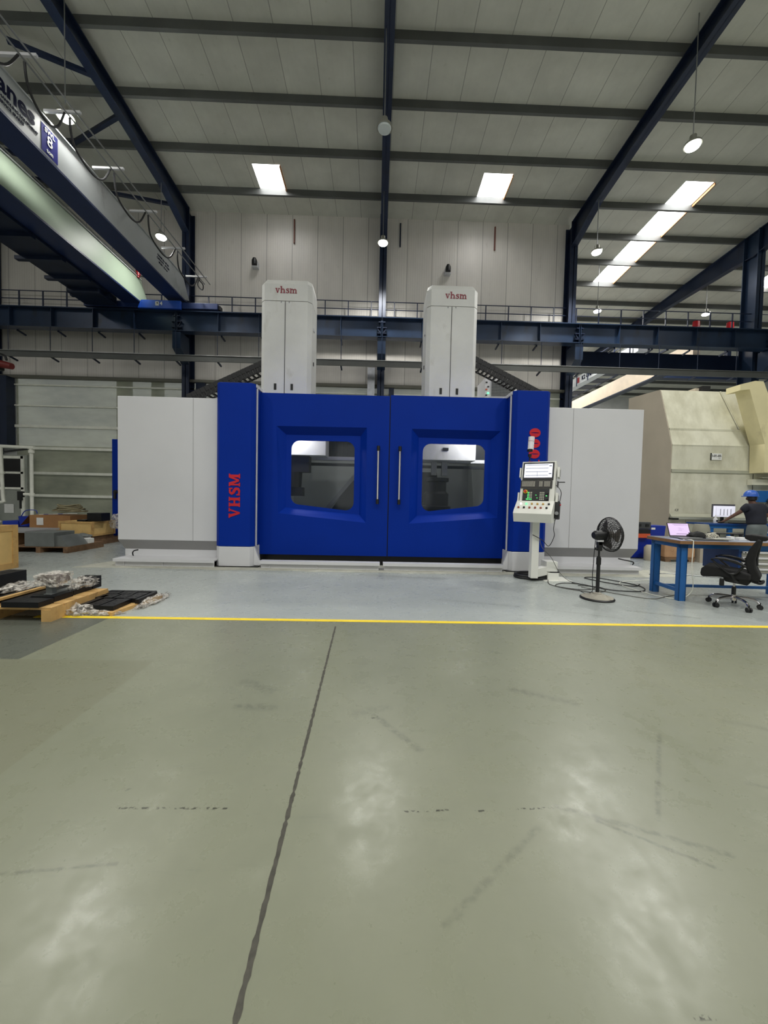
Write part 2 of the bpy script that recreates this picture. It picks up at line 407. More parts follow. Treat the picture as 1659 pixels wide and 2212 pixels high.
# ------------------------------------------------------------------ the hall
def struct(name, mb, m, **k):
    return mb.build(name, m, kind='structure', **k)
SL = .0446
def zr(y): return 12.14+SL*(15.1-y)           # underside of the purlins
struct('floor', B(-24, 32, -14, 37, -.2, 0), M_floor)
rx0, rx1 = -24, 32
# skylight openings cut the roof sheet into strips
sk = [(-4.37, -3.45), (3.44, 4.42), (10.37, 11.35), (18.4, 19.4)]
roofm = MB()
def roof_piece(x0, x1, y0, y1, h=.22):
    roofm.add([(x0, y0, zr(y0)+h), (x1, y0, zr(y0)+h), (x1, y1, zr(y1)+h), (x0, y1, zr(y1)+h),
               (x0, y0, zr(y0)+h+.08), (x1, y0, zr(y0)+h+.08), (x1, y1, zr(y1)+h+.08), (x0, y1, zr(y1)+h+.08)],
              [(0,3,2,1),(4,5,6,7),(0,1,5,4),(1,2,6,5),(2,3,7,6),(3,0,4,7)])
def open_y(x0): return 0
roof_piece(rx0, rx1, -14, 13.35); 
xs = [rx0]+[v for s_ in sk for v in s_]+[rx1]
for i in range(0, len(xs), 2): roof_piece(xs[i], xs[i+1], 13.35, 14.5)
roof_piece(-24, 7.4, 14.5, 15.7)
for a, b in ((7.4, 10.4), (11.4, 18.2), (19.2, 32)): roof_piece(a, b, 14.5, 19.4)
fw = [(13.5, 14.6), (15.6, 16.6), (20.6, 22.2)]
roof_piece(7.4, 32, 19.4, 28); roof_piece(7.4, 32, 29.4, 37)
xs = [7.4]+[v for s_ in fw for v in s_]+[32]
for i in range(0, len(xs), 2): roof_piece(xs[i], xs[i+1], 28, 29.4)
struct('ceiling', roofm, M_roof)
win = []
def skylight(n, x0, x1, y0, y1):
    mb = MB().add([(x0, y0, zr(y0)+.24), (x1, y0, zr(y0)+.24), (x1, y1, zr(y1)+.24), (x0, y1, zr(y1)+.24)], [(0, 1, 2, 3)])
    w = struct('window_%d' % n, mb, M_skyl)
    MB().bar((x1, y0, zr(y0)+.17), (x1, y1-.1, zr(y1)+.175), .035, .08).build('window_trim', M_lumen, w)
skylight(1, -4.42, -3.44, 13.35, 14.5); skylight(2, 3.44, 4.42, 13.35, 14.5)
skylight(3, 10.4, 11.4, 13.35, 19.4); skylight(4, 18.2, 19.2, 13.35, 19.4)
for i, (a, b) in enumerate(fw): skylight(5+i, a, b, 28, 29.4)
# walls
struct('wall_back', B(-24, 7.45, 15.5, 15.6, 5.8, 12.5), M_wall)
struct('wall_right_return', B(7.35, 7.45, 15.6, 37, 0, 13), M_far)
struct('wall_far', B(7.4, 32, 36.2, 36.4, 0, 12), M_far)
struct('wall_left', B(-24.2, -24, -14, 15.6, 0, 14), M_far)
struct('wall_right', B(32, 32.2, -14, 37, 0, 14), M_far)
wf = MB()
for a, b in ((-24, -14.5), (-7.5, -3), (4, 8.5), (15.5, 32)): wf.box(a, b, -14.2, -14, 0, 5.4)
wf.box(-24, 32, -14.2, -14, 5.4, 14); wf.box(-24, 32, -14.2, -14, 0, .7)
struct('wall_front', wf, M_far)
# low cladding with white rails below 5.8 m
struct('wall_back_cladding', B(-14.15, 7.4, 15.52, 15.54, .2, 5.76), M_clad)
struct('wall_left_cladding', B(-24, -14.15, 15.5, 15.6, .0, 5.8), M_far)
struct('trim_1', B(-24, 7.4, 15.3, 15.5, 5.74, 5.84), mat('ledge_grey', (120, 118, 108), .5))  # plain grey ledge above the cladding
for i, z in enumerate((5.5, 4.7, 3.9, 3.05, 2.08, 1.2, .26)):
    h = .025 if i < 2 else .05
    struct('trim_%d' % (2+i), B(-14.15, 7.4, 15.42, 15.52, z-h, z+h), M_pvc)
struct('trim_9', B(-24, 7.4, 15.45, 15.62, 0, .2), M_concrete)
struct('trim_10', B(-8.85, -8.78, 15.46, 15.56, .2, 3.9), M_pvc)
# yard seen dimly through the cladding
tag(B(-24, 7.3, 19.5, 19.7, 0, 3.6).build('boundary_wall', mat('yard_wall', (120, 124, 122), .8)), 'grey yard wall seen dimly through the translucent cladding', 'wall')
for x, w_ in ((-11.4, .45), (-9.9, .35)):
    tag(B(x, x+w_, 17.2, 17.6, 0, 8).build('yard_post', M_dark), 'dark post behind the translucent cladding, %s one' % ('wider left' if w_ > .4 else 'narrower right'), 'post')
# yellow line, floor joint, concrete strip round the machine
struct('trim_11', B(-3.75, 12, 4.275, 4.345, 0, .0025), M_yellow)
jm = MB(); random.seed(3); y = .5; pts = []
while y < 4.12:
    x = -.325-.02*y+random.uniform(-.0015, .0015); w = .0085+random.uniform(-.002, .002) if random.random() > .06 else .004
    pts.append((x, y, w)); y += .018
for (x0, y0, w0), (x1, y1, w1) in zip(pts, pts[1:]):
    jm.add([(x0-w0, y0, .0015), (x0+w0, y0, .0015), (x1+w1, y1, .0015), (x1-w1, y1, .0015)], [(0, 1, 2, 3)])
struct('trim_12', jm, M_joint)
random.seed(5)
poly = [(-5.55, 7.12)]+[(-5.4+i*.35, 7.14+random.uniform(-.05, .05)) for i in range(1, 33)]+[(6.1, 7.3), (6.0, 7.9), (-5.3, 7.9)]
struct('trim_13', MB().prism(poly, 'z', 0, .004), M_concrete)

# ------------------------------------------------------------------ steel frames
def ibeam(mb, x, w, prof_top, prof_bot, web=.02, fl=.03):
    """I-section running along y: prof lists of (y, z)"""
    for (a, b) in zip(prof_top, prof_top[1:]):
        mb.add([(x-w/2, a[0], a[1]-fl), (x+w/2, a[0], a[1]-fl), (x+w/2, b[0], b[1]-fl), (x-w/2, b[0], b[1]-fl), (x-w/2, a[0], a[1]), (x+w/2, a[0], a[1]), (x+w/2, b[0], b[1]), (x-w/2, b[0], b[1])],
               [(0,3,2,1),(4,5,6,7),(0,1,5,4),(1,2,6,5),(2,3,7,6),(3,0,4,7)])
    for (a, b) in zip(prof_bot, prof_bot[1:]):
        mb.add([(x-w/2, a[0], a[1]), (x+w/2, a[0], a[1]), (x+w/2, b[0], b[1]), (x-w/2, b[0], b[1]), (x-w/2, a[0], a[1]+fl), (x+w/2, a[0], a[1]+fl), (x+w/2, b[0], b[1]+fl), (x-w/2, b[0], b[1]+fl)],
               [(0,3,2,1),(4,5,6,7),(0,1,5,4),(1,2,6,5),(2,3,7,6),(3,0,4,7)])
    n = len(prof_top)
    poly = list(prof_top)+list(prof_bot)[::-1]
    for i in range(n-1):
        q = [prof_top[i], prof_top[i+1], prof_bot[i+1], prof_bot[i]]
        mb.prism(q, 'x', x-web/2, x+web/2)
fx = [(-22.1, 'far left, outside the crane'), (-14.75, 'far left'), (-7.35, 'left'), (.09, 'centre'), (7.42, 'right'), (14.75, 'far right, in the open bay')]
for x, nm in fx:
    end = 15.1 if x < 8 else 36
    yb = [-14, 11.5, 13.4, 15.0] if x < 8 else [-14, 11.5, 14.2, 15.2, 16.2, 20, 36]
    dp = [.45, .45, .55, .95] if x < 8 else [.5, .5, .8, .95, .8, .5, .5]
    mb = MB(); ibeam(mb, x, .24, [(y_, zr(y_)-.005) for y_ in yb], [(y_, zr(y_)-d_) for y_, d_ in zip(yb, dp)])
    tag(mb.build('roof_rafter', M_dark), 'dark blue steel roof rafter, %s frame' % nm, 'rafter', 'roof rafters')
    y0, y1 = (14.98, 15.45) if x < 8 else (14.95, 15.58)
    w = .27 if x < 8 else .3
    c = MB().box(x-w/2, x+w/2, y0, y0+.03, 0, zr(y0)-.01).box(x-w/2, x+w/2, y1-.03, y1, 0, zr(y1)-.01).box(x-.012, x+.012, y0, y1, 0, zr(y1)-.02)
    tag(c.build('steel_column', M_dark if x < 8 else M_dark2), 'dark blue steel column against the back wall, %s frame' % nm if x < 8 else 'thick dark blue steel column in the open bay at the right', 'column', 'steel columns')
B_j = [(-7.1, -6.75), (.42, .62)]
for i, (a, b) in enumerate(B_j): struct('trim_%d' % (14+i), B(a, b, 15.3, 15.42, 0, 5.72), M_dark)
struct('trim_16', B(-15.3, -14.15, 15.1, 15.45, 3.06, 5.74), M_dark)
py = [-12.6+1.57*i for i in range(-1, 14)]
py = [-4.5, -2.9, -1.35, .2, 1.77, 3.34, 4.9, 6.48, 8.05, 9.62, 11.15, 12.7, 14.3]
ord_ = ['', '']
for i, y in enumerate(py):
    n = len(py)-i
    mb = MB().add([(-24, y, zr(y)), (32, y, zr(y)), (32, y+.09, zr(y)), (-24, y+.09, zr(y)), (-24, y, zr(y)+.22), (32, y, zr(y)+.22), (32, y+.09, zr(y)+.22), (-24, y+.09, zr(y)+.22)],
                  [(0,3,2,1),(4,5,6,7),(0,1,5,4),(1,2,6,5),(2,3,7,6),(3,0,4,7)])
    o = mb.build('roof_purlin', M_purlin)
    lab = {12: 'grey roof purlin nearest the back wall, under the two square skylights', 11: 'grey roof purlin at the upper edge of the two square skylights', 10: 'grey roof purlin, third out from the back wall', 9: 'grey roof purlin, fourth out from the back wall', 8: 'grey roof purlin at the very top corner of the view'}.get(i, 'grey roof purlin overhead behind the viewpoint')
    tag(o, lab, 'purlin', 'long roof purlins')
yy = [15.85, 17.4, 19.0, 20.6, 22.3, 23.9, 25.5, 27.1, 28.7, 30.3, 31.9, 33.5, 35.1]
names = ['first', 'second', 'third', 'fourth', 'fifth', 'sixth', 'seventh', 'eighth', 'ninth', 'tenth', 'eleventh', 'twelfth', 'last']
for y, nm in zip(yy, names):
    tag(B(7.5, 32, y, y+.08, zr(y), zr(y)+.22).build('roof_purlin', M_purlin), 'grey purlin over the open bay at right, %s beyond the wall line' % nm, 'purlin', 'purlins over the open bay')
for p, q, lb in (((-8.95, 9.7, 12.03), (-7.4, 10.42, 12.03), 'upper left roof brace reaching the rafter'), ((-9.6, 12.41, 12.0), (-7.4, 11.38, 12.0), 'roof brace below the left rafter, rising to the right'),
                 ((-12.4, 12.4, 12.0), (-11.0, 13.1, 12.0), 'short roof brace at the left edge'), ((-11.9, 13.75, 12.0), (-7.5, 14.75, 12.0), 'long roof brace beside the back wall')):
    tag(MB().bar(p, q, .11, .09).build('roof_brace', M_dark), 'dark steel '+lb, 'brace', 'roof braces')

# ------------------------------------------------------------------ runway girders, conductor beams, corbels, railing
fr = [-22.1, -14.75, -7.35, .09, 7.42, 14.75, 22.1]
seg_n = ['far left', 'left', 'centre left, behind the left tower', 'centre right, behind the right tower', 'right', 'far right']
GIR = []
for i in range(6):
    a, b = fr[i]+.01, fr[i+1]-.01; g = thing('runway_girder', 'dark blue crane runway girder, %s span' % seg_n[i], 'girder', ((a+b)/2, 14.45, 7.27), group='runway girders')
    GIR.append(g); MB().box(a, b, 14.25, 14.65, 7.95, 7.98).build('top_flange', M_dark2, g)
    MB().box(a, b, 14.28, 14.62, 7.27, 7.295).build('bottom_flange', M_dark2, g)
    MB().box(a, b, 14.44, 14.46, 7.295, 7.95).build('web', M_dark2, g)
    MB().box(a, b, 14.42, 14.48, 7.98, 8.04).build('crane_rail', M_steel, g)
    for k in range(0, 6):
        x = a+.02+(b-a-.04)*k/5
        MB().box(x-.008, x+.008, 14.29, 14.44, 7.295, 7.95).build('stiffener', M_dark2, g)
        if 0 < k < 5: MB().bar((x, 14.6, 7.25), (x, 14.95, 7.2), .05, .05).build('bracket', M_dark, g)
for i in range(1, 6):
    x = fr[i]; w = .15; ye = 14.98 if i < 5 else 14.74
    c = MB().box(x-w, x+w, 14.33, ye, 6.68, 7.26).prism([(14.33, 6.68), (ye, 6.68), (ye, 6.3)], 'x', x-w, x+w)
    tag(c.build('girder_corbel', M_dark2), 'blue box corbel carrying the runway girder, %s column' % fx[i][1].split(',')[0], 'bracket', 'girder corbels')
    for sx in (-1, 1):
        c = MB()
        for z, dx in ((7.4, .17), (7.6, .18), (7.8, .12)): c.box(min(x+sx*.035, x+sx*dx), max(x+sx*.035, x+sx*dx), 14.3, 14.4, z, z+.03)
        c.prism([(x+sx*.035, 7.44), (x+sx*.17, 7.6), (x+sx*.1, 7.44)], 'y', 14.3, 14.34)
        c.build('splice_clamp', M_dark, GIR[i if sx > 0 else i-1])
for i in range(6):
    a, b = fr[i], fr[i+1]; g = thing('conductor_beam', 'slim dark beam hung below the runway girder, %s span' % seg_n[i], 'beam', ((a+b)/2, 14.25, 6.2), group='lower conductor beams')
    MB().box(a, b, 14.2, 14.25, 6.17, 6.36).build('beam', M_purlin, g)
    MB().box(a, b, 14.15, 14.3, 6.36, 6.38).build('conductor_bar', M_steel, g)
    for k in range(5):
        x = a+.02+(b-a)*k/5
        MB().cyl((x, 14.24, 6.38), (x, 14.24, 7.27), .012, n=6).build('hanger_rod', M_dark, g)
        MB().bar((x, 14.25, 6.2), (x, 14.6, 6.14), .05, .05).build('bracket', M_dark, g)
tag(MB().box(-24, 14.5, 14.72, 15.3, 8.0, 8.05).box(14.5, 15.0, 14.66, 14.73, 8.0, 8.05).box(15.0, 20, 14.72, 15.3, 8.0, 8.05).build('walkway', M_dark), 'dark steel walkway deck behind the runway girder', 'walkway')
rl = thing('walkway_railing', 'long dark blue railing on the walkway above the runway girder', 'railing', (0, 15.3, 8.05))
for z in (9.0, 8.7, 8.38): MB().cyl((-24, 15.25, z), (20, 15.25, z), .018, n=8).build('rail', M_rail, rl)
x = -23.6
while x < 20:
    MB().box(x-.018, x+.018, 15.23, 15.27, 8.05, 9.0).build('post', M_rail, rl); x += .895
tag(B(7.6, 15.2, 15.65, 15.95, 6.72, 7.5).build('lintel_beam', M_dark), 'deep dark steel beam across the open bay, under the girder', 'beam')
tag(B(15.2, 24, 15.65, 15.95, 6.72, 7.5).build('lintel_beam', M_dark), 'deep dark steel beam right of the thick column', 'beam')

# ------------------------------------------------------------------ high bay lamps
def high_bay(lit, label, loc, power=1150):
    r = thing('high_bay_lamp', label, 'lamp', loc, group='high bay lamps', world=False)
    MB().lathe([(.02, .2), (.07, .2), (.075, .08), (.17, .03), (.18, -.02), (.165, -.02)], (0, 0, 0), 28).build('housing', M_alu, r, smooth=True)
    MB().lathe([(.005, -.022), (.155, -.022), (.14, -.055), (.005, -.06)], (0, 0, 0), 24).build('lens', M_lampe if lit else M_lens, r)
    near = min(abs(loc[0]-v) for v in (-7.35, .09, 7.42, 14.75)) < .12
    MB().cyl((0, 0, .2), (0, 0, zr(loc[1])-loc[2]+(-.47 if near else .2)), .012, n=6).build('suspension_cable', M_steel, r)
    if lit:
        d = bpy.data.lights.new('lamp_light', 'SPOT'); d.energy = power; d.spot_size = math.radians(150); d.spot_blend = .8; d.shadow_soft_size = .18; d.color = (1, .99, .94)
        o = bpy.data.objects.new('lamp_light', d); C.objects.link(o); o.parent = r; o.location = (0, 0, -.12)
    return r
lamps = [((-7.1, 9.05, 9.75), 'lit high bay lamp in front of the crane lettering, upper left', 1), ((.02, 9.05, 9.8), 'unlit high bay lamp under the centre rafter', 0), ((7.15, 9.05, 9.7), 'lit high bay lamp at upper right, nearest the view', 1),
         ((-7.33, 13.3, 9.93), 'lit high bay lamp above the crane girder end by the left column', 1), ((.06, 13.3, 10.0), 'lit high bay lamp at the centre column', 1), ((7.36, 13.3, 9.95), 'lit high bay lamp beside the right column, below the long skylight', 1),
         ((9.88, 17.6, 10.1), 'lit high bay lamp low in the open bay, left of two', 1), ((14.9, 17.6, 10.12), 'yellowish lit high bay lamp low in the open bay near the thick column', 1)]
for i, (loc, lb, lit) in enumerate(lamps): high_bay(lit, lb, loc, 520 if i == 3 else 1150)
base = high_bay(1, 'lit high bay lamp overhead behind the viewpoint', (-7.2, 1, 9.8))
for x in (-14.6, 0, 7.2, 14.6):
    dup(base, (x, 1, 9.8), 'lit high bay lamp overhead behind the viewpoint')

# ------------------------------------------------------------------ overhead crane at upper left
cr = thing('overhead_crane', 'white and blue twin girder overhead crane with SWL 8 ton plate at upper left', 'crane', (-8.2, 14.4, 8.05))
def girder(x0, x1, z0, z1, m, label):
    end = [(-12, z0), (14.35, z0), (14.75, z0+.14), (14.3, z1), (-12, z1)]
    g = MB().prism(end, 'x', x0, x1).build('girder', m, cr, label=label)
    MB().prism([(-12, z0-.05), (14.35, z0-.05), (14.6, z0+.02), (14.35, z0), (-12, z0)], 'x', x0-.04, x1+.035).build('bottom_flange', mat('flange_blue', (26, 44, 86), .4), g)
    MB().prism([(-12, z1), (14.3, z1), (14.3, z1+.03), (-12, z1+.03)], 'x', x0-.04, x1+.03).build('top_flange', M_ggrey, g)
    return g
g1 = girder(-7.62, -7.1, 8.42, 9.2, M_ggrey, 'grey girder with lettering')
g2 = girder(-9.15, -8.6, 8.24, 9.02, M_pgreen, 'pale green girder')
M_navy = mat('lettering_navy', (18, 22, 48), .8, spec=.05); M_plate = mat('plate_blue', (40, 44, 116), .8, spec=.05)
TX = lambda y, z: frame((-7.098, y, z), (0, 1, 0), (0, 0, 1), None)
text('lettering', 'K2 Cranes', .45, M_navy, g1, TX(7.3, 8.93), offset=.012)
text('small_lettering', 'MATERIAL HANDLING EQUIPMENT', .075, M_navy, g1, TX(7.75, 8.70), offset=.001)
text('small_lettering', 'SALES SERVICE SPARES', .075, M_navy, g1, TX(7.65, 8.60), offset=.001)
MB().box(-7.1, -7.095, 8.42, 8.83, 8.5, 9.05).build('capacity_plate', M_plate, g1)
for s_, sz, z in (('SWL', .13, 8.97), ('8', .3, 8.79), ('ton', .12, 8.58)):
    text('plate_lettering', s_, sz, M_paper, g1, frame((-7.094, 8.625, z), (0, 1, 0), (0, 0, 1)), offset=.003)
for i, s_ in enumerate(('CRANE No. 8T-04', 'CAPACITY : 8 TON', 'SPAN : 22.4 m')):
    text('small_lettering', s_, .085, M_navy, g1, TX(13.0, 8.98-.1*i), offset=.002)
# festoon: white arms, two track tubes, cable loops
M_cable = mat('flat_cable', (24, 24, 26), .5)
ays = [4.6, 6.0, 7.46, 8.5, 9.88, 11.3, 12.9, 14.5]
for y in ays: MB().box(-7.1, -6.35, y-.025, y+.025, 9.3, 9.35).build('festoon_arm', M_white, cr)
for x in (-6.42, -6.62): MB().cyl((x, -11, 9.29), (x, 14.95, 9.29), .016, n=8).build('festoon_track', M_steel, cr)
for a, b in zip(ays, ays[1:]):
    L_ = b-a; pts = [(-6.62, a+.05, 9.26), (-6.64, a+.12, 8.98), (-6.66, a+.3, 8.78), (-6.66, a+.55*L_, 8.68), (-6.66, a+.8*L_, 8.84), (-6.62, b-.08, 9.24)]
    MB().tube(pts, .022, 6, 5).build('festoon_cable', M_cable, cr)
MB().tube([(-6.6, 14.5, 9.28), (-6.7, 14.55, 9.05), (-6.55, 14.6, 8.9), (-6.5, 14.55, 9.05), (-6.62, 14.5, 9.2)], .02, 6).build('festoon_cable', M_cable, cr)
# end carriage on the rail with bright cover
MB().box(-10.6, -5.85, 14.25, 14.65, 8.05, 8.26).build('end_carriage', mat('flange_blue_b', (24, 46, 96), .4), cr, bevel=.01)
MB().box(-8.5, -7.1, 14.12, 14.22, 7.97, 8.26).prism([(-8.62, 7.97), (-8.5, 7.97), (-8.5, 8.26)], 'y', 14.12, 14.22).build('carriage_cover', M_carr, cr, bevel=.015)
cc = B(-7.98, -7.86, 14.105, 14.12, 8.06, 8.2).build('number_plate', M_paper, cr)
MB().prism([(-7.95, 8.16), (-7.89, 8.18), (-7.9, 8.12), (-7.93, 8.09), (-7.92, 8.13)], 'y', 14.10, 14.105).build('plate_mark', M_black, cc)
text('number_lettering', '4', .17, M_paper, cr, frame((-7.78, 14.11, 8.13), (1, 0, 0), (0, 0, 1)), offset=.006)
for x in (-10.3, -6.1): MB().cyl((x, 14.35, 8.15), (x, 14.55, 8.15), .1, n=20).build('wheel', M_black, cr)
MB().box(-5.87, -5.77, 14.3, 14.5, 8.06, 8.2).build('buffer', M_black, cr)
# service platform hung beside the pale girder
pm = MB().box(-10.35, -9.2, -12, 13.6, 8.12, 8.2)
pm.build('service_platform', M_dark, cr)
for k in range(12):
    y = 2.5+k*1.0; MB().box(-10.5, -9.15, y, y+.14, 8.02, 8.12).build('platform_beam', M_dark, cr)
MB().box(-10.7, -9.9, 9.0, 9.7, 7.85, 8.12).build('hoist_motor', M_dark, cr, bevel=.04)
MB().box(-10.4, -9.3, 13.2, 14.1, 7.98, 8.3).build('drive_gearbox', M_dark, cr, bevel=.05)
MB().cyl((-10.7, 9.3, 7.95), (-10.75, 9.5, 8.08), .04).build('work_light', emat('lamp_small', (255, 240, 214), 4), cr)
MB().cyl((-8.58, 14.1, 9.0), (-8.58, 14.1, 9.06), .05).cyl((-8.58, 14.1, 9.06), (-8.58, 14.1, 9.34), .075, .07).build('warning_beacon', M_redp, cr)
MB().tube([(-8.5, 14.1, 9.06), (-8.2, 14.2, 9.0), (-7.8, 14.3, 8.75), (-7.6, 14.3, 8.7)], .015, 6).build('beacon_cable', M_cable, cr)
MB().cyl((-8.57, -12, 9.1), (-8.57, 14, 9.1), .02, n=6).build('conduit', M_steel, cr)
# red hoist part at far left edge
hb = thing('crane_hook_block', 'dark red hook block hanging at the left edge under the girder', 'hook', (-11.3, 12, 5.0))
MB().cyl((-11.5, 12, 5.2), (-11.06, 12, 5.12), .12, .09).build('motor', mat('rust_red', (110, 30, 26), .5), hb)
MB().box(-11.8, -11.4, 11.85, 12.15, 5.0, 5.3).build('body', M_black, hb, bevel=.04)
MB().tube([(-11.7, 12, 5.3), (-11.6, 12, 5.5), (-11.3, 12, 5.45), (-11.22, 12, 5.3)], .03, 6).build('cable', M_cable, hb)
MB().cyl((-11.7, 12, 5.3), (-11.7, 12, 8.0), .015, n=6).build('chain', M_black, hb)

# ------------------------------------------------------------------ crane of the open bay at right
bc = thing('overhead_crane', 'cream lower crane with railings seen beneath the girder in the open bay', 'crane', (12.5, 24, 7.5))
MB().prism([(13.25, 7.5), (13.55, 7.5), (13.55, 8.25), (13.25, 8.25)], 'y', 16.2, 34).build('girder', mat('cream_girder', (244, 224, 198), .45), bc)
MB().box(13.23, 13.6, 16.2, 34, 7.44, 7.5).build('bottom_flange', M_dark, bc)
g = MB().box(10.9, 11.3, 16.2, 34, 7.8, 8.25).build('girder', mat('white_girder', (226, 228, 232), .35), bc)
FT = lambda y, z: frame((10.89, y, z), (0, -1, 0), (0, 0, 1))
text('lettering', 'K2 Cranes', .3, M_navy, g, FT(20.0, 8.02), offset=.008)
MB().box(10.885, 10.9, 20.9, 21.2, 7.88, 8.16).build('logo_plate', M_redp, g)
MB().box(10.885, 10.9, 18.2, 18.6, 7.8, 8.2).build('capacity_plate', M_plate, g)
text('plate_lettering', '8', .35, M_paper, g, frame((10.88, 18.4, 8.0), (0, -1, 0), (0, 0, 1)), offset=.008)
MB().box(11.3, 11.4, 16.2, 34, 7.86, 7.93).box(12.1, 12.2, 16.2, 34, 7.86, 7.93).build('walkway_rail', M_dark, bc)
for k in range(14): MB().box(11.4, 12.1, 16.6+k*1.2, 17.3+k*1.2, 7.87, 7.9).build('walkway_plate', M_dark, bc)
for k in range(10): MB().box(10.8, 10.84, 16.6+k*1.1, 16.64+k*1.1, 7.7, 8.75).build('railing_post', M_rail, bc)
for z in (8.35, 8.7): MB().cyl((10.82, 16.2, z), (10.82, 28, z), .02, n=6).build('railing_rail', M_rail, bc)
MB().box(8, 22, 34, 34.6, 7.2, 7.6).build('end_carriage', M_dark, bc)
MB().box(13.55, 18.9, 19.8, 20.2, 7.9, 8.2).build('cross_beam', M_dark, bc)
for x in (16.4, 18.2): MB().box(x-.1, x+.1, 19.9, 20.1, 8.2, 10.0).build('mast', M_dark, bc)
for x, lb in ((16.45, 'left'), (18.25, 'right')):
    t = thing('warning_beacon', 'red warning beacon on a pale cap above the girder at right, %s one' % lb, 'beacon', (x, 20, 10.0), group='red beacons')
    MB().cyl((x, 20, 10.52), (x, 20, 10.9), .17, .15).build('lens', M_redp, t)
    MB().prism([(x-.55, 10.0), (x+.4, 10.0), (x+.35, 10.5), (x-.2, 10.5)], 'y', 19.7, 20.3).build('cap', M_white, t)

# ------------------------------------------------------------------ wall speakers, duct, downpipes
for x, nm in ((-4.87, 'above the left tower'), (2.63, 'above the right tower')):
    t = thing('wall_siren', 'small grey wall siren with a black cap, %s' % nm, 'siren', (x, 15.5, 10.35), group='wall sirens')
    MB().box(x-.12, x+.12, 15.32, 15.5, 10.2, 10.42).build('bracket_box', M_white, t, bevel=.01)
    MB().lathe([(.02, 0), (.1, 0), (.1, .16), (.06, .25), (.01, .27)], (x, 15.28, 10.27), 16).build('cap', M_black, t, smooth=True)
tag(MB().box(-.42, -.14, 15.0, 15.25, 4.5, 6.4).prism([(-.42, 4.5), (-.14, 4.5), (-.08, 4.1), (-.36, 4.1)], 'y', 15.0, 15.25).build('air_duct', mat('galvanised', (176, 178, 184), .3, .8, .15, 6)), 'galvanised square duct left of the centre column', 'duct')
for x, nm in ((-3.42, 'left'), (4.45, 'right'), (.72, 'beside the centre column')):
    tag(B(x, x+.05, 15.44, 15.49, 11.25, 12.15).build('downpipe_stub', mat('stub_brown', (112, 66, 54), .6) if x < -1 else bpy.data.materials['stub_brown'] if x > 1 else M_dark), 'short thin brown strip on the wall under the %s skylight' % nm if abs(x) > 1 else 'short thin dark strip on the wall beside the centre column', 'pipe')

# ------------------------------------------------------------------ the machining centre
mc = thing('machining_centre', 'large white and blue twin tower machining centre with red VHSM lettering', 'machine', (.14, 8.5, 0))
# side cabinets
def cabinet(x0, x1, seam, outer):
    """outer: -1 when the free end is on the left"""
    zt = 3.28
    c = MB().box(x0, x1, 7.70, 10.4, .46, zt).build('side_cabinet', M_white, mc, bevel=.008, label='%s white cabinet' % ('left' if outer < 0 else 'right'))
    a, b = (x0+.08, x1) if outer < 0 else (x0, x1-.08)
    k = MB(); k.add([(x0, 7.70, .459), (x1, 7.70, .459), (x1, 10.4, .459), (x0, 10.4, .459), (a, 7.80, .27), (b, 7.80, .27), (b, 10.4, .27), (a, 10.4, .27)],
                    [(0,3,2,1),(4,5,6,7),(0,1,5,4),(1,2,6,5),(2,3,7,6),(3,0,4,7)])
    k.build('shaded_band', M_grey, c)  # downward-facing taper of the cabinet; its shade is put into the grey
    MB().box(a, b, 7.80, 10.4, .1, .27).build('plinth', M_white, c)
    MB().box(seam-.003, seam+.003, 7.697, 7.702, .46, zt).build('panel_seam', M_grey, c)
    for xx in ((-3.9, -3.6, -3.35) if outer < 0 else (3.55, 4.2)): MB().box(xx-.06, xx+.06, 7.75, 7.85, zt, zt+.015).build('lifting_slot', M_black, c)
    xe = a+.12 if outer < 0 else b-.12
    MB().tube([(xe+.1, 7.7, .14), (xe+.1, 7.68, .2), (xe+.14*(-outer), 7.66, .25), (xe+.22*(-outer), 7.66, .27)], .012, 6).build('drain_hose', M_black, c)
cabinet(-5.09, -3.0, -3.62, -1); cabinet(3.3, 5.36, 3.93, 1)
# drip tray ledge with legs
for a, b in ((-4.95, -3.05), (-2.2, .1), (.16, 2.5), (3.4, 5.2)):
    t = MB().box(a, b, 7.34, 7.81 if a < -4 or a > 3 else 7.52, .12, .145).box(a+.001, b-.001, 7.337, 7.36, .09, .1455).build('drip_tray', M_white, mc)
    for k in range(3 if b-a > 2 else 2):
        x = a+.18+k*(b-a-.3)/2.2; MB().box(x, x+.012, 7.37, 7.40, .0, .12).build('leg', M_white, t)
    MB().box(a+.02, b-.02, 7.385, 7.40, 0, .12).build('front_strip', M_white, t)
# blue column covers
def column(x0, x1, z1, body, lz, inner):
    poly = [(x0, 7.52), (x0+.07, 7.45), (x1-.07, 7.45), (x1, 7.52), (x1, 8.35), (x0, 8.35)]
    c = MB().prism(poly, 'z', .40, z1).build('column_cover', M_blue, mc, bevel=.01, label='%s blue column' % ('left' if x0 < 0 else 'right'))
    MB().prism([(p[0], p[1]) for p in poly], 'z', .0, .395).build('foot', M_white, c, bevel=.01)
    MB().box(x0-.05, x1+.1, 7.42, 7.9, .0, .02).build('foot_plate', M_black, c)
    xi = x1 if inner > 0 else x0
    MB().box(xi+.0*inner, xi+.02*inner, 7.58, 7.62, .4, z1-.06).prism([(xi, .4), (xi+.14*inner, .03), (xi, .03)], 'y', 7.5, 7.56).build('flange', M_white, c)
    MB().prism([(7.55, z1-.0), (8.1, z1-.0), (8.1, z1-.06), (7.55, z1-.06)], 'x', min(xi, xi+.02*inner), max(xi, xi+.02*inner)).build('top_trim', M_white, c)
    T = frame(((x0+x1)/2+(.0 if x0 < 0 else .06), 7.449, lz), (0, 0, 1), (-1, 0, 0))
    lettering('lettering', body, .215, M_red, c, T, depth=.006, sx=1.02, gap=.03)
    return c
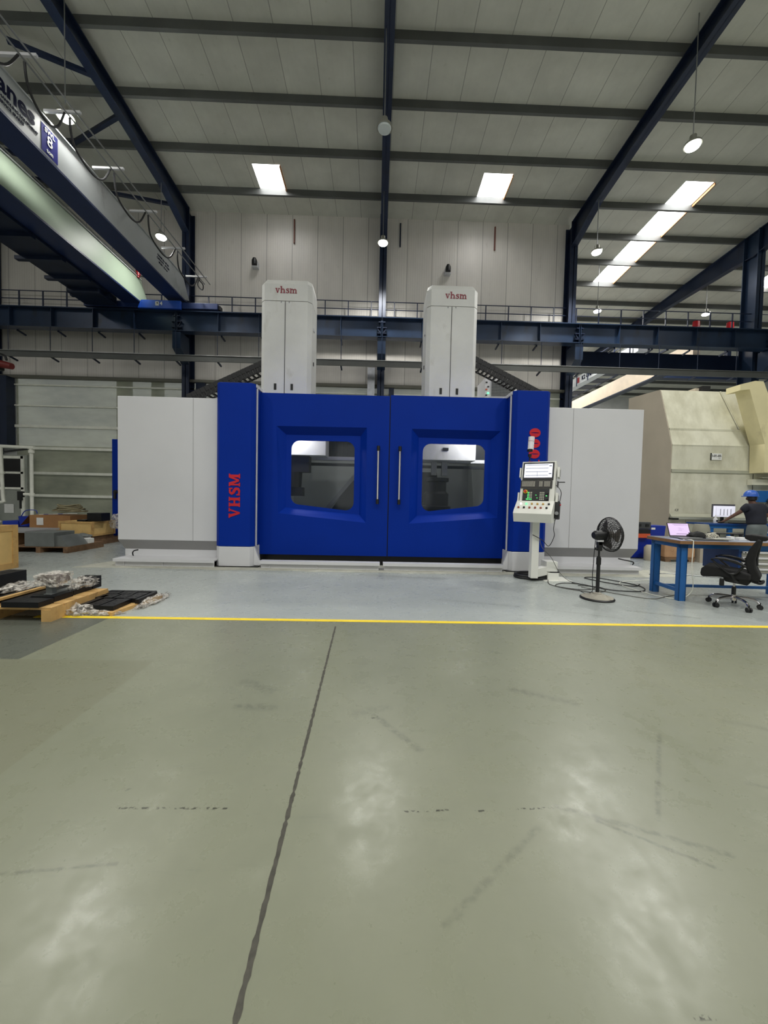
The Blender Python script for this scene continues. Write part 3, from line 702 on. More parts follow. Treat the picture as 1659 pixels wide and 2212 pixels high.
column(-3.08, -2.35, 3.53, 'VHSM', 1.38, 1)
column(2.63, 3.36, 3.53, '1000', 2.44, -1)
# doors with recessed window surrounds
def rrect(x0, x1, zt, z0l, z0r, r=.17, n=6):
    """rounded window outline, clockwise from lower left corner, n+1 points per corner"""
    cs = [((x0+r, z0l+r), 180, 270), ((x1-r, z0r+r), 270, 360), ((x1-r, zt-r), 0, 90), ((x0+r, zt-r), 90, 180)]
    out = []
    for (c, a, b) in cs:
        for i in range(n+1):
            t = math.radians(a+(b-a)*i/n); out.append((c[0]+r*math.cos(t), c[1]+r*math.sin(t)))
    return out
def door(x0, x1, z0, z1, O, I, Wn, handle, yf, label, hx):
    n = 6; pts = rrect(*Wn); mb = MB()
    D = [(x0, z0), (x1, z0), (x1, z1), (x0, z1)]; d = .14
    V = [(p[0], yf, p[1]) for p in D]+[(p[0], yf, p[1]) for p in O]+[(p[0], yf+d, p[1]) for p in I]
    V += [(p[0], yf+d, p[1]) for p in pts]+[(p[0], yf+d+.04, p[1]) for p in pts]+[(p[0], yf+.09, p[1]) for p in D]
    F = []
    for i in range(4):
        j = (i+1) % 4; F += [(i, j, 4+j, 4+i), (4+i, 4+j, 8+j, 8+i)]
        F.append((12+i*(n+1)+n, 8+i, 8+j, 12+((i+1) % 4)*(n+1)))
        for k in range(n): F.append((8+i, 12+i*(n+1)+k, 12+i*(n+1)+k+1))
    L = 4*(n+1)
    for k in range(L): F.append((12+k, 12+(k+1) % L, 12+L+(k+1) % L, 12+L+k))
    b0 = 12+2*L
    for i in range(4): F.append((i, b0+i, b0+(i+1) % 4, (i+1) % 4))
    dr = mb.add(V, F).build('door', M_blue, mc, label=label)
    MB().prism(pts, 'y', yf+d+.015, yf+d+.025).build('window_glass', M_glass, dr)
    h = MB().cyl((hx, yf-.07, 1.34), (hx, yf-.07, 2.36), .025, n=16).build('handle', M_chrome, dr, smooth=True)
    for z in (1.27, 2.34): MB().cyl((hx, yf-.07, z), (hx, yf-.07, z+.1), .032, n=14).cyl((hx, yf-.07, z+.05), (hx, yf, z+.05), .018, n=8).build('handle_mount', M_black, h)
    return dr
YF = 7.85
door(-2.36, .243, .20, 3.455, [(-1.98, 1.04), (-.2, .88), (-.21, 2.81), (-2.03, 2.80)], [(-1.86, 1.16), (-.34, 1.04), (-.34, 2.66), (-1.86, 2.65)],
     (-1.76, -.46, 2.54, 1.22, 1.12), 1, YF, 'left blue door', .03)
door(.262, 2.64, .20, 3.475, [(.68, .88), (2.5, 1.04), (2.52, 2.81), (.70, 2.81)], [(.86, 1.04), (2.36, 1.16), (2.36, 2.65), (.86, 2.66)],
     (.95, 2.25, 2.54, 1.14, 1.26), 1, YF, 'right blue door', .465)
MB().prism([(YF+.02, .2), (YF+.08, .0), (YF+.3, .0), (YF+.3, .2)], 'x', -2.35, 2.63).build('door_skirt', mat('skirt_black', (8, 9, 16), .35), mc)
MB().box(.24, .265, YF+.05, YF+.1, .2, 3.45).build('door_gap_strip', M_black, mc)
# white enclosure behind the doors: shell, inner walls and works seen through the glass
M_inner = mat('inner_panel', (166, 172, 172), .4, 0, .08, 1.5)
M_table = mat('table_dark', (30, 32, 34), .45, .3, .15, 3)
MB().box(-2.5, -2.4, 8.3, 11.5, .2, 3.3).box(2.7, 2.8, 8.3, 11.5, .2, 3.3).box(-2.4, 2.7, 11.3, 11.4, .2, 3.3).box(-2.4, 2.7, 8.2, 11.3, .1, .25).build('inner_walls', M_inner, mc)
MB().box(-2.4, 2.7, 9.35, 9.4, 2.35, 3.3).build('bellows_panel', M_table, mc)
bl = MB()
for k in range(26): bl.box(-1.1+k*.09, -1.07+k*.09, 9.32, 9.35, 2.35, 3.3)
bl.build('bellows_fold', M_black, mc)
MB().box(-2.4, 2.7, 9.2, 9.4, 2.27, 2.35).build('cross_rail', M_white, mc)
MB().box(-2.4, 2.7, 9.25, 9.4, 2.14, 2.2).build('cross_rail', M_table, mc)
MB().box(-1.2, -1.17, 9.3, 9.33, 2.35, 3.3).build('divider_strip', M_steel, mc)
# sloping way covers forming an A behind each window
for xa, s_ in ((-.55, 1), (1.15, -1)):
    MB().prism([(xa-1.15 if s_ > 0 else xa-1.5, .25), (xa+1.6 if s_ > 0 else xa+1.05, .25), (xa+.35, 2.1), (xa+.05, 2.1)] if s_ > 0 else
               [(xa-1.5, .25), (xa+1.1, .25), (xa+.5, 1.55), (xa+.45, 2.1), (xa-1.2, 2.1)], 'y', 10.2, 10.6).build('way_cover', M_table, mc, label='dark sloping way cover')
MB().bar((-1.75, 10.15, .5), (-.45, 10.15, 2.1), .08, .1).bar((2.35, 10.15, .3), (1.5, 10.15, 1.6), .08, .06).build('cover_edge', M_steel, mc)
# spindle heads
sh = MB().box(-2.75, -1.15, 8.75, 9.3, 2.32, 3.3).build('spindle_head_cover', M_tower, mc, bevel=.01)
MB().box(-2.3, -1.55, 8.9, 9.2, 1.95, 2.32).cyl((-1.95, 9.05, 1.95), (-1.95, 9.05, 1.6), .22, .2).box(-2.2, -1.7, 8.9, 9.2, 1.4, 1.6).build('spindle', M_black, sh)
sh = MB().box(1.0, 2.25, 8.75, 9.3, 2.28, 3.3).build('spindle_head_cover', M_tower, mc, bevel=.01)
MB().box(1.5, 1.62, 8.73, 8.75, 2.5, 2.56).build('vent_slot', M_black, sh)
MB().box(1.28, 1.4, 8.95, 9.05, 1.95, 2.25).box(1.52, 1.65, 8.95, 9.05, 1.95, 2.25).build('guide_block', M_steel, sh)
MB().lathe([(.05, 0), (.36, 0), (.36, .12), (.30, .14), (.30, .42), (.24, .48), (.24, .7), (.3, .72), (.3, .8), (.05, .8)], (1.45, 9.3, 1.1), 32).build('chuck', M_blackm, mc, smooth=True)
MB().box(.7, 2.1, 9.0, 10.1, .3, 1.1).build('work_table', M_table, mc)
MB().box(2.0, 2.65, 9.5, 9.56, 2.6, 2.9).build('red_guard', M_redp, mc)
for x in (-2.0, 2.3):
    d = bpy.data.lights.new('interior_fill', 'AREA'); d.size = .5; d.energy = 60; o = bpy.data.objects.new('interior_fill', d); C.objects.link(o); o.location = (x, 8.4, 3.1); o.rotation_euler = (math.radians(25), 0, 0)  # fill light added inside the enclosure, not a fitted lamp
# rear body and chiller
MB().box(-2.4, 2.85, 11.5, 13, 0, 4.1).box(2.85, 4.3, 10.9, 13, 0, 4.1).build('rear_body', M_white, mc)
ch = thing('chiller_unit', 'white chiller cabinet with a square mesh grille behind the right blue column', 'chiller', (3.45, 11, 4.1))
MB().box(3.02, 3.95, 11.0, 11.8, 4.1, 4.86).build('body', M_white, ch, bevel=.01)
gm = MB().box(3.22, 3.86, 10.985, 11.0, 4.36, 4.78).build('grille', M_black, ch)
gg = MB()
for k in range(17): gg.box(3.22+k*.04-.004, 3.22+k*.04+.004, 10.975, 10.985, 4.36, 4.78)
for k in range(11): gg.box(3.22, 3.86, 10.975, 10.985, 4.36+k*.042-.004, 4.36+k*.042+.004)
gg.build('grille_bars', M_steel, gm)
for i, z in enumerate((4.72, 4.6, 4.52, 4.42, 4.36)): MB().box(3.05+(i % 2)*.05, 3.1+(i % 2)*.05, 10.985, 11.0, z, z+.035).build('indicator', [M_black, M_black, M_orange, emat('led_green', (90, 255, 150), 3), M_black][i], ch)
MB().tube([(3.3, 11.1, 4.86), (3.35, 11.1, 4.95), (3.65, 11.1, 4.94), (3.7, 11.1, 4.86)], .018, 6).build('lifting_hose', M_black, ch)
# towers
def tower(x0, x1, lx, ex):
    ch_ = .09
    P = [(x0, 9.1), (x0+ch_, 9.0), (x1-ch_, 9.0), (x1, 9.1), (x1, 9.78), (x0, 9.78)]
    t = MB().prism(P, 'z', 3.2, 5.835).build('tower', M_tower, mc, bevel=.006)
    Q = [(x0+.03, 9.2), (x0+ch_+.03, 9.08), (x1-ch_-.03, 9.08), (x1-.03, 9.2), (x1-.03, 9.78), (x0+.03, 9.78)]
    c = MB(); vs = [(p[0], p[1], 5.845) for p in P]+[(p[0], p[1], 6.22) for p in P]+[(p[0], p[1]+(.03 if p[1] < 9.7 else 0), 6.36) for p in Q]
    fs = [tuple(range(6))[::-1], tuple(range(12, 18))]+[(a+i, a+(i+1) % 6, a+6+(i+1) % 6, a+6+i) for a in (0, 6) for i in range(6)]
    cp = c.add(vs, fs).build('tower_cap', M_tower, t)
    MB().box((x0+x1)/2-.006-.02, (x0+x1)/2+.006-.02, 8.992, 9.002, 3.6, 5.83).build('panel_gap', M_black, t)
    xm = (x0+x1)/2-.02
    for dx in (-.21, .17): MB().box(xm+dx-.028, xm+dx+.028, 8.99, 9.0, 3.83, 3.97).build('slot', M_black, t)
    for dx in (-.09, .09): MB().box(xm+dx-.01, xm+dx+.01, 8.99, 9.0, 5.8, 5.83).build('hinge_pin', M_grey, t)
    MB().box(ex-.012, ex+.012, 9.3, 9.36, 4.5, 4.58).build('side_socket', M_black, t)
    MB().box(ex-.015, ex+.015, 9.28, 9.4, 5.3, 5.36).build('side_latch', M_white, t)
    lettering('lettering', 'vhsm', .155, M_dred, cp, frame((lx, 8.998, 6.09), (1, 0, 0), (0, 0, 1)), depth=.004, sx=.98)
tower(-2.72, -1.56, -2.14, -1.56); tower(1.09, 2.27, 1.75, 1.09)
# cable chains running from the towers down behind the columns
def chain(p, q, n):
    p = Vector(p); q = Vector(q); d = (q-p).normalized(); L = (q-p).length; up = Vector((0, -1, 0)).cross(d)
    if up.z < 0: up = -up
    mb = MB()
    for k in range(n):
        a = p+d*(L*k/n); b = p+d*(L*(k+.92)/n)
        for s_ in (-1, 1):
            mb.bar(a+Vector((0, s_*.14, 0))+up*.07, b+Vector((0, s_*.14, 0))+up*.07, .04, .11)
        mb.bar(a-up*.09+Vector((0, -.14, 0)), b-up*.09+Vector((0, -.14, 0)), .03, .035)
        mb.bar(a-up*.09+Vector((0, .14, 0)), b-up*.09+Vector((0, .14, 0)), .03, .035)
        mb.bar(a-up*.1+Vector((0, -.15, 0)), a+up*.1+Vector((0, -.15, 0)), .05, .03)
        mb.bar(a-up*.09+Vector((0, -.15, 0)), a-up*.09+Vector((0, .15, 0)), .03, .05)
    return mb.build('cable_chain', M_black, mc)
chain((-2.72, 9.45, 4.48), (-4.5, 9.45, 3.62), 17); chain((2.27, 9.45, 4.72), (3.95, 9.45, 3.92), 17)
MB().bar((-3.1, 9.45, 3.72), (-4.25, 9.45, 3.5), .1, .05).build('chain_support', M_black, mc)
# dark blue electrical cabinet at the rear left
ec = thing('electrical_cabinet', 'tall narrow blue electrical cabinet behind the left white cabinet', 'cabinet', (-6.9, 11.4, 0))
MB().box(-7.63, -6.2, 11.3, 12.2, .04, 2.92).build('body', M_blue, ec, bevel=.01)
MB().cyl((-7.52, 11.26, 1.4), (-7.52, 11.3, 1.4), .06).box(-7.55, -7.49, 11.23, 11.27, 1.2, 1.4).build('handle', M_black, ec)
for k in range(5): MB().box(-7.2, -7.14, 11.28, 11.3, 1.15+k*.15, 1.19+k*.15).build('switch', M_steel, ec)
MB().box(-7.63, -6.2, 11.25, 12.2, 0, .04).build('plinth', M_black, ec)

# ------------------------------------------------------------------ operator pendant
R30 = math.radians(-35)
pt = thing('control_pendant', 'cream machine control pendant with lit screen, beside the right blue column', 'control panel', (2.78, 6.62, 0), world=False)
PX, PY = 0, 0
MB().box(-.07, .055, -.06, .06, .06, 1.12).build('post', M_cream, pt, bevel=.006)
arm = MB().bar((0, 0, .15), (.4, .25, .17), .12, .15).build('arm', M_cream, pt, bevel=.006)
pd = MB().box(.29, .49, .08, .3, 0, .13).build('pedestal', M_cream, pt, bevel=.006)
MB().box(.36, .5, .1, .26, .13, .15).build('bearing', M_black, pd); MB().box(.27, .47, .1, .34, .15, .33).build('swivel_head', M_cream, pt, bevel=.006)
MB().box(.2, .7, .0, .4, 0, .006).build('floor_plate', M_cream, pt)
# tilted head: local frame, x along width, y up the face, z out of the face
an = math.radians(33); tl = math.radians(13)
fx_ = Vector((math.cos(an), -math.sin(an), 0)); nrm = Vector((-math.sin(an)*math.cos(tl), -math.cos(an)*math.cos(tl), math.sin(tl)))
fy_ = nrm.cross(fx_)
HT = Matrix((fx_, fy_, nrm)).transposed().to_4x4(); HT.translation = Vector((-.01, -.02, 1.32))
hd = MB(HT).box(-.285, .28, 0, .8, -.2, 0).build('housing', M_cream, pt, bevel=.008)
CT = Matrix((fx_, Vector((-fx_.y, fx_.x, 0)), Vector((0, 0, 1)))).transposed().to_4x4(); CT.translation = Vector((-.01, -.02, 1.04))
cs = MB(CT).prism([(-.26, .20), (-.3, .15), (-.24, .0), (.1, .0), (.12, .36), (-.03, .36)], 'x', -.315, .295).build('console_shelf', M_cream, pt, bevel=.006)
# prism above: x extrusion with (y,z)
scr = MB(HT).box(-.26, .25, .46, .775, 0, .015).build('screen_bezel', M_black, pt, bevel=.004)
MB(HT).box(-.235, .225, .5, .75, .014, .018).build('screen', emat('screen_white', (232, 234, 246), .75), scr)
ln = MB(HT)
for y in (.535, .6, .665, .725): ln.box(-.215, .16, y, y+.008, .018, .0195)
ln.box(-.02, -.015, .51, .60, .018, .0195).box(.17, .215, .7, .715, .018, .0195).box(.17, .215, .56, .575, .018, .0195)
ln.build('screen_graph', mat('graph_slate', (110, 116, 136), .5), scr)
kb = MB(HT).box(-.28, .24, .31, .45, 0, .02).build('keyboard_panel', mat('panel_brown_black', (44, 42, 40), .5), pt, bevel=.003)
kk = MB(HT)
for j in range(4):
    for i in range(11): kk.box(-.255+i*.02, -.241+i*.02, .34+j*.024, .356+j*.024, .02, .024)
    for i in range(3): kk.box(.03+i*.02, .044+i*.02, .34+j*.024, .356+j*.024, .02, .024)
    for i in range(5): kk.box(.11+i*.02, .124+i*.02, .34+j*.024, .356+j*.024, .02, .024)
kk.build('keys', mat('key_beige', (176, 172, 160), .5), kb, kind='stuff')
mp = MB(HT).box(-.235, .2, .03, .3, 0, .015).build('operator_panel', M_black, pt, bevel=.003)
k2 = MB(HT); k3 = MB(HT)
for j in range(5):
    for i in range(3): k2.box(.05+i*.027, .068+i*.027, .1+j*.03, .118+j*.03, .015, .02)
for j in range(5):
    for i in range(3): (k3 if (i == 0 or j == 0) else k2).box(-.15+i*.027, -.132+i*.027, .1+j*.03, .118+j*.03, .015, .02)
k3.box(-.17, -.155, .1, .118, .015, .02).box(-.02, 0, .18, .188, .015, .02).box(0, .02, .13, .138, .015, .02).box(.15, .17, .165, .18, .015, .02).box(.15, .17, .06, .075, .015, .02)
k2.build('panel_keys', mat('key_beige2', (186, 186, 170), .5), mp); k3.build('green_keys', emat('key_green', (90, 230, 120), 1.2), mp)
for y in (.225, .12): MB(HT).cyl((.165, y, .015), (.165, y, .04), .022, n=16).build('override_dial', M_black, mp)
es = MB(HT).cyl((-.19, .245, .015), (-.19, .245, .022), .035, n=20).build('emergency_stop_ring', M_yellow, mp)
MB(HT).cyl((-.19, .245, .022), (-.19, .245, .055), .022, n=18).build('emergency_stop', M_red, mp)
btn = [(.02, 'w'), (.02, 'g')]
cols = {'w': emat('button_white', (235, 238, 235), 1.0), 'g': emat('button_green', (110, 240, 150), 1.5), 'a': mat('button_amber', (196, 160, 90), .4), 'r': mat('button_rust', (150, 80, 60), .4), 'k': M_black}
for j, row in enumerate(('rkrrrk', 'wgaaak')):
    for i, c_ in enumerate(row):
        y = -.205+.09*j; x = -.245+i*.09+(.02 if j else 0); z = .2+.16*(y+.26)/.23
        MB(CT).cyl((x, y, z), (x, y-.012, z+.02), .017, n=14).build('push_button', cols[c_], cs)
# side: cable socket, fan filters, hand wheel
for a, b in ((.52, .7), (.08, .24)):
    f_ = MB(HT).box(.3, .335, a, b, -.17, -.03).build('side_vent', M_cream, hd, bevel=.004); MB(HT).box(.334, .338, a+.03, b-.03, -.14, -.06).build('vent_filter', M_grey, f_)
    MB(HT).box(-.33, -.3, a, b, -.17, -.03).build('side_vent', M_cream, hd, bevel=.004)
MB(HT).box(.3, .32, .36, .46, -.14, -.08).build('data_port', M_black, hd); MB(HT).box(.32, .42, .445, .455, -.13, -.1).build('port_flap', M_black, hd)
hw = MB(HT).box(.3, .37, -.2, .1, -.16, -.04).build('hand_wheel_unit', M_black, pt, bevel=.012)
MB(HT).cyl((.335, -.12, -.04), (.335, -.12, .0), .03).build('wheel', M_steel, hw); MB(HT).cyl((.37, .04, -.08), (.385, .04, -.08), .014).build('stop_button', M_red, hw)
# signal lamp
sg = MB().cyl((-.1, .1, 2.1), (-.1, .1, 2.17), .012, n=10).build('lamp_stem', M_black, pt)
MB().cyl((-.1, .1, 2.17), (-.1, .1, 2.22), .03, n=12).cyl((-.1, .1, 2.26), (-.1, .1, 2.3), .045).build('lamp_base', M_black, sg)
MB().cyl((-.09, .1, 2.3), (-.07, .12, 2.52), .05, .052, n=20).build('signal_lamp', mat('lamp_white', (228, 224, 226), .3), pt, smooth=True)
MB().cyl((-.082, .11, 2.37), (-.081, .11, 2.38), .053, n=20).cyl((-.077, .115, 2.44), (-.076, .115, 2.45), .054, n=20).build('lamp_ring', mat('ring_rose', (180, 150, 156), .4), sg)
ca = [(.28, -.12, 1.68), (.36, -.15, 1.55), (.34, -.1, 1.3), (.30, -.05, .95), (.34, 0, .8), (.25, 0, .62), (.12, -.05, .72), (0, -.1, .78), (-.08, -.09, .82)]
MB().tube(ca, .006, 6, 6).build('cable', M_black, pt)
MB().tube([(.05, -.08, .76), (.1, -.08, .6), (.3, 0, .42), (.5, .1, .15), (.62, -.05, .02), (.8, -.3, .01)], .005, 6, 6).build('cable', mat('cable_grey', (90, 90, 88), .5), pt)
cr_ = MB()
for k in range(3): cr_.tube([(2.87+(.28+.01*k)*math.cos(t*PI/8), 6.93+(.24-.01*k)*math.sin(t*PI/8), .025+.035*(k % 2)) for t in range(16)], .022, 8, 2, closed=True)
tag(cr_.build('coiled_hose', M_black, smooth=True), 'black hose coiled on the floor around the foot of the control pendant', 'hose')

# ------------------------------------------------------------------ pedestal fan
fn = thing('pedestal_fan', 'black pedestal fan with a dusty round base on the floor', 'fan', (3.24, 5.47, 0), world=False)
M_dust = mat('dusty_base', (150, 146, 134), .8, 0, .12, 8, grime=(70, 66, 60))
bs = MB().lathe([(.225, 0), (.23, .015), (.215, .03)], (0, 0, 0), 40).build('base_rim', M_black, fn, smooth=True)
MB().lathe([(.214, .028), (.205, .036), (.13, .05), (.12, .062), (.06, .075), (.055, .09), (.03, .1)], (0, 0, 0), 40).build('base', M_dust, fn, smooth=True)
MB().cyl((0, 0, .09), (0, 0, .62), .025, n=16).cyl((0, 0, .5), (0, 0, .6), .032, n=16).cyl((0, 0, .62), (0, 0, .72), .014).build('pole', M_black, fn)
MB().box(-.03, .03, -.03, .03, .70, .84).cyl((-.06, 0, .73), (.04, 0, .73), .02).box(-.035, .03, -.03, .03, .78, .86).build('tilt_bracket', M_black, fn, bevel=.008)
ax = Vector((.98, .12, .05)).normalized(); c0 = Vector((.0, .0, .93))
MB().cyl(c0-ax*.1, c0-ax*.07, .045, .065, 20).cyl(c0-ax*.07, c0+ax*.08, .065, .07, 20).build('motor', M_black, fn, smooth=True)
MB().cyl(c0-ax*.02+Vector((0, 0, .06)), c0-ax*.02+Vector((0, 0, .1)), .007).build('oscillation_knob', M_black, fn)
MB().box(-.05, .04, -.04, .035, .835, .86).build('motor_clip', M_white, fn)
cc_ = c0+ax*.15; a_ = ax.cross(Vector((0, 0, 1))).normalized(); b_ = a_.cross(ax)
cg = MB(); R = .245
for rr, off in ((R, 0), (R+.004, .015), (R*.9, -.035), (R*.9, .05), (R*.8, -.055), (R*.8, .075), (R*.68, -.062), (R*.68, .085), (R*.55, -.07), (R*.55, .09), (R*.42, -.075), (R*.42, .092), (.07, -.075), (.07, .095)):
    cg.tube([cc_+ax*off+(a_*math.cos(t*PI/12)+b_*math.sin(t*PI/12))*rr for t in range(24)], .007 if rr > .24 else .003, 5, 1, closed=True)
for k in range(60):
    t = 2*PI*k/60; d = a_*math.cos(t)+b_*math.sin(t)
    cg.tube([cc_-ax*.075+d*.07, cc_-ax*.06+d*.14, cc_-ax*.04+d*.21, cc_+d*R], .003, 4, 1)
    cg.tube([cc_+ax*.095+d*.07, cc_+ax*.08+d*.14, cc_+ax*.055+d*.21, cc_+ax*.01+d*R], .0022, 4, 1)
cg.build('guard_cage', M_black, fn)
bl = MB()
for k in range(3):
    t0 = 2*PI*k/3; vs = []; n = 7
    for i in range(n):
        for j in (0, 1):
            r_ = .05+.17*i/(n-1); t = t0+(-.42 if j == 0 else .48)*(.6+.6*math.sin(PI*i/(n-1)*.8)); 
            vs.append(cc_+ax*((.03 if j else -.03)+.01)+(a_*math.cos(t)+b_*math.sin(t))*r_)
    bl.add(vs, [(2*i, 2*i+1, 2*i+3, 2*i+2) for i in range(n-1)])
b1 = bl.cyl(cc_-ax*.03, cc_+ax*.05, .05, n=18).build('blades', mat('blade_smoke', (96, 90, 84), .35), fn)
b1.modifiers.new('thick', 'SOLIDIFY').thickness = .003
MB().tube([(-.06, 0, .84), (-.09, -.03, .6), (-.11, -.05, .3), (-.1, -.04, .12), (-.02, .3, .01), (.0, .5, .01)], .005, 6, 6).build('power_cord', M_black, fn)

# ------------------------------------------------------------------ work bench with things on it
RB = math.radians(-3)
wb = thing('work_bench', 'blue steel work bench with brown wooden top and drawer cabinet, at the right', 'bench', (4.40, 5.42, 0), RB, world=False)
MB().box(-.05, 2.0, -.05, .68, .83, .875).build('worktop', mat('worktop_edge', (134, 98, 62), .55, 0, .12, 8), wb, bevel=.003)
MB().box(-.045, 1.995, -.045, .675, .875, .882).build('worktop_sheet', mat('worktop_grey', (132, 138, 156), .3, 0, .06), wb)
def cleg(x, y, s_=1):
    return MB().box(x, x+.10, y, y+.012, 0, .82).box(x, x+.012, y, y+.08, 0, .82).box(x+.088, x+.10, y, y+.08, 0, .82).build('leg', M_bench, wb)
for x, y in ((.0, .0), (0, .56), (1.82, 0), (1.82, .56)): cleg(x, y)
MB().box(0, 1.92, 0, .03, .77, .83).box(0, 1.92, .6, .63, .77, .83).box(0, .03, 0, .63, .77, .83).box(1.89, 1.92, 0, .63, .77, .83).build('top_frame', M_bench, wb)
MB().box(.02, .06, .02, .6, .12, .17).box(1.84, 1.88, .02, .6, .12, .17).box(.05, 1.85, .45, .49, .11, .15).build('stretcher', M_bench, wb)
dc = MB().box(.83, 1.48, .02, .66, .42, .82).build('drawer_cabinet', M_bblue, wb, bevel=.004)
MB().box(.83, 1.48, .015, .022, .74, .82).build('cabinet_header', M_bench, dc)
for k in range(4):
    z = .43+k*.08; MB().box(.87, 1.46, .008, .02, z, z+.075).build('drawer_front', mat('drawer_grey', (170, 168, 158), .5) if k == 0 else bpy.data.materials['drawer_grey'], dc)
    MB().box(.87, 1.46, -.012, .01, z+.045, z+.07).build('drawer_handle', M_white, dc, bevel=.004)
    MB().box(.885, .91, -.014, -.012, z+.05, z+.065).build('drawer_tag', M_black, dc)
wbM = Matrix.Rotation(RB, 4, 'Z'); wbM.translation = Vector((4.40, 5.42, 0))
def onb(x, y, z=.883): return wbM @ Vector((x, y, z))
lp = thing('laptop', 'open laptop with a pink-lilac screen standing on the work bench', 'laptop', onb(.15, .22), RB, world=False)
MB().box(0, .33, 0, .23, 0, .018).build('base', M_steel, lp, bevel=.004)
MB().box(.02, .31, .08, .2, .018, .02).build('keyboard', M_black, lp)
LT = Matrix.Translation((0, .235, .015)) @ Matrix.Rotation(math.radians(68), 4, 'X')
ld = MB(LT).box(0, .33, 0, .22, -.004, .004).build('lid', M_black, lp)
ls = MB(LT).box(.01, .32, .015, .21, .004, .006).build('screen', emat('screen_lilac', (214, 190, 228), .55), ld)
lg = MB(LT).box(.08, .3, .195, .199, .006, .0065).box(.1, .31, .18, .183, .006, .0065).box(.15, .21, .1, .103, .006, .0065).box(.17, .24, .12, .122, .006, .0065).box(.11, .3, .035, .042, .006, .0065).box(.15, .2, .135, .137, .006, .0065)
lg.build('screen_text', mat('graph_plum', (120, 96, 140), .5), ls)
def blob(name, c, s, m, seed, parent=None, amp=.35, freq=2.2, sub=3, flat=True):
    from mathutils import noise as mn
    bm = bmesh.new(); bmesh.ops.create_icosphere(bm, subdivisions=sub, radius=1)
    for v in bm.verts:
        p = v.co.copy(); k = 1+amp*mn.noise(p*freq+Vector((seed*3.1, seed, 0)))+amp*.6*mn.noise(p*freq*2.7+Vector((seed, 0, seed)))
        p *= k
        if flat and p.z < -.25: p.z = -.25
        v.co = Vector((p.x*s[0], p.y*s[1], (p.z+.25)*s[2]))
    me = bpy.data.meshes.new(name); bm.to_mesh(me); bm.free(); me.shade_smooth()
    o = bpy.data.objects.new(name, me); C.objects.link(o); me.materials.append(m); o.location = c
    if parent: o.parent = parent
    return o
tag(blob('jacket', onb(.56, .45), (.15, .09, .075), M_fabric, 3), 'crumpled black jacket on the work bench beside the laptop', 'jacket')
tag(blob('cloth_bundle', onb(.75, .42), (.12, .08, .07), mat('speckled_cloth', (176, 172, 156), .8, 0, .3, 40, grime=(60, 60, 60), gthr=(.5, .55)), 8), 'speckled grey and white cloth bundle on the work bench', 'cloth')
tag(MB(wbM).box(.1, .68, .02, .2, .883, .892).build('desk_mat', M_black), 'thin black mat lying in front of the laptop', 'mat')
tag(MB(wbM).box(.55, .82, .1, .26, .893, .905).build('document_folder', mat('folder_grey', (170, 170, 160), .5)), 'grey folder on the bench in front of the cloth bundle', 'folder')
tag(MB(wbM).box(.85, 1.25, .42, .62, .95, .965).box(.86, .89, .43, .46, .883, .95).box(1.2, 1.23, .43, .46, .883, .95).box(.86, .89, .58, .61, .883, .95).box(1.2, 1.23, .58, .61, .883, .95).build('monitor_riser', M_black), 'low black riser shelf on the work bench', 'shelf')
for i, (x, w_) in enumerate(((.86, .06), (.99, .1), (1.12, .09))):
    tag(MB(wbM).box(x, x+w_, .2, .28, .883, .935 if i == 0 else .925).build('small_carton', M_paper, bevel=.003), 'small white box on the work bench, %s of three' % ('leftmost', 'middle', 'rightmost')[i], 'box', 'small white boxes')
tag(MB().tube([onb(.1, .1, .885), onb(.12, -.04, .89), onb(.125, -.062, .83), onb(.12, -.06, .5), onb(.2, .02, .15), onb(.02, .1, .01), (4.2, 6.0, .01), (4.3, 6.6, .01), (5.2, 6.9, .01)], .006, 6, 6).build('bench_cable', M_pvc), 'white cable hanging from the bench corner to the floor', 'cable')

# ------------------------------------------------------------------ office chair, facing left
oc = thing('office_chair', 'black mesh office chair with headrest and chrome base, at the bench', 'chair', (4.96, 5.16, 0), math.radians(-48), world=False)
oc.scale = (.86, .86, 1)
MB().cyl((0, 0, .09), (0, 0, .17), .035, .03, 18).build('hub', M_chrome, oc)
for k in range(5):
    t = math.radians(72*k+20); d = Vector((math.cos(t), math.sin(t), 0))
    lg_ = MB().tube([Vector((0, 0, .14)), d*.16+Vector((0, 0, .135)), d*.27+Vector((0, 0, .115)), d*.31+Vector((0, 0, .075))], .017, 8, 4).build('leg', M_chrome, oc, smooth=True)
    e = Vector((-d.y, d.x, 0)); q = d*.325+Vector((0, 0, .032))
    MB().cyl(q-e*.032, q-e*.006, .032, n=16).cyl(q+e*.006, q+e*.032, .032, n=16).cyl(q+Vector((0, 0, .03)), q+Vector((0, 0, .06)), .01, n=8).build('caster', M_black, lg_, smooth=True)
MB().cyl((0, 0, .16), (0, 0, .28), .028, n=16).build('gas_lift', M_black, oc)
MB().cyl((0, 0, .27), (0, 0, .36), .015, n=12).build('piston', M_chrome, oc)
MB().prism([(-.1, .35), (.16, .33), (.2, .38), (.16, .42), (-.14, .42)], 'y', -.12, .12).box(-.16, -.1, -.24, -.2, .3, .4).build('tilt_mechanism', M_black, oc, bevel=.01)
sp_ = [(-.40, .44), (-.385, .395), (-.3, .4), (-.15, .42), (.12, .4), (.2, .41), (.2, .5), (.1, .515), (-.1, .53), (-.25, .56), (-.34, .555), (-.39, .51)]
MB().prism(sp_, 'y', -.25, .25).build('seat', M_fabric, oc, bevel=.025, smooth=True, seg=3)
MB().tube([(.2, -.1, .4), (.3, -.1, .38), (.33, 0, .4), (.3, .1, .38), (.2, .1, .4)], .02, 8).build('back_bracket', M_black, oc)
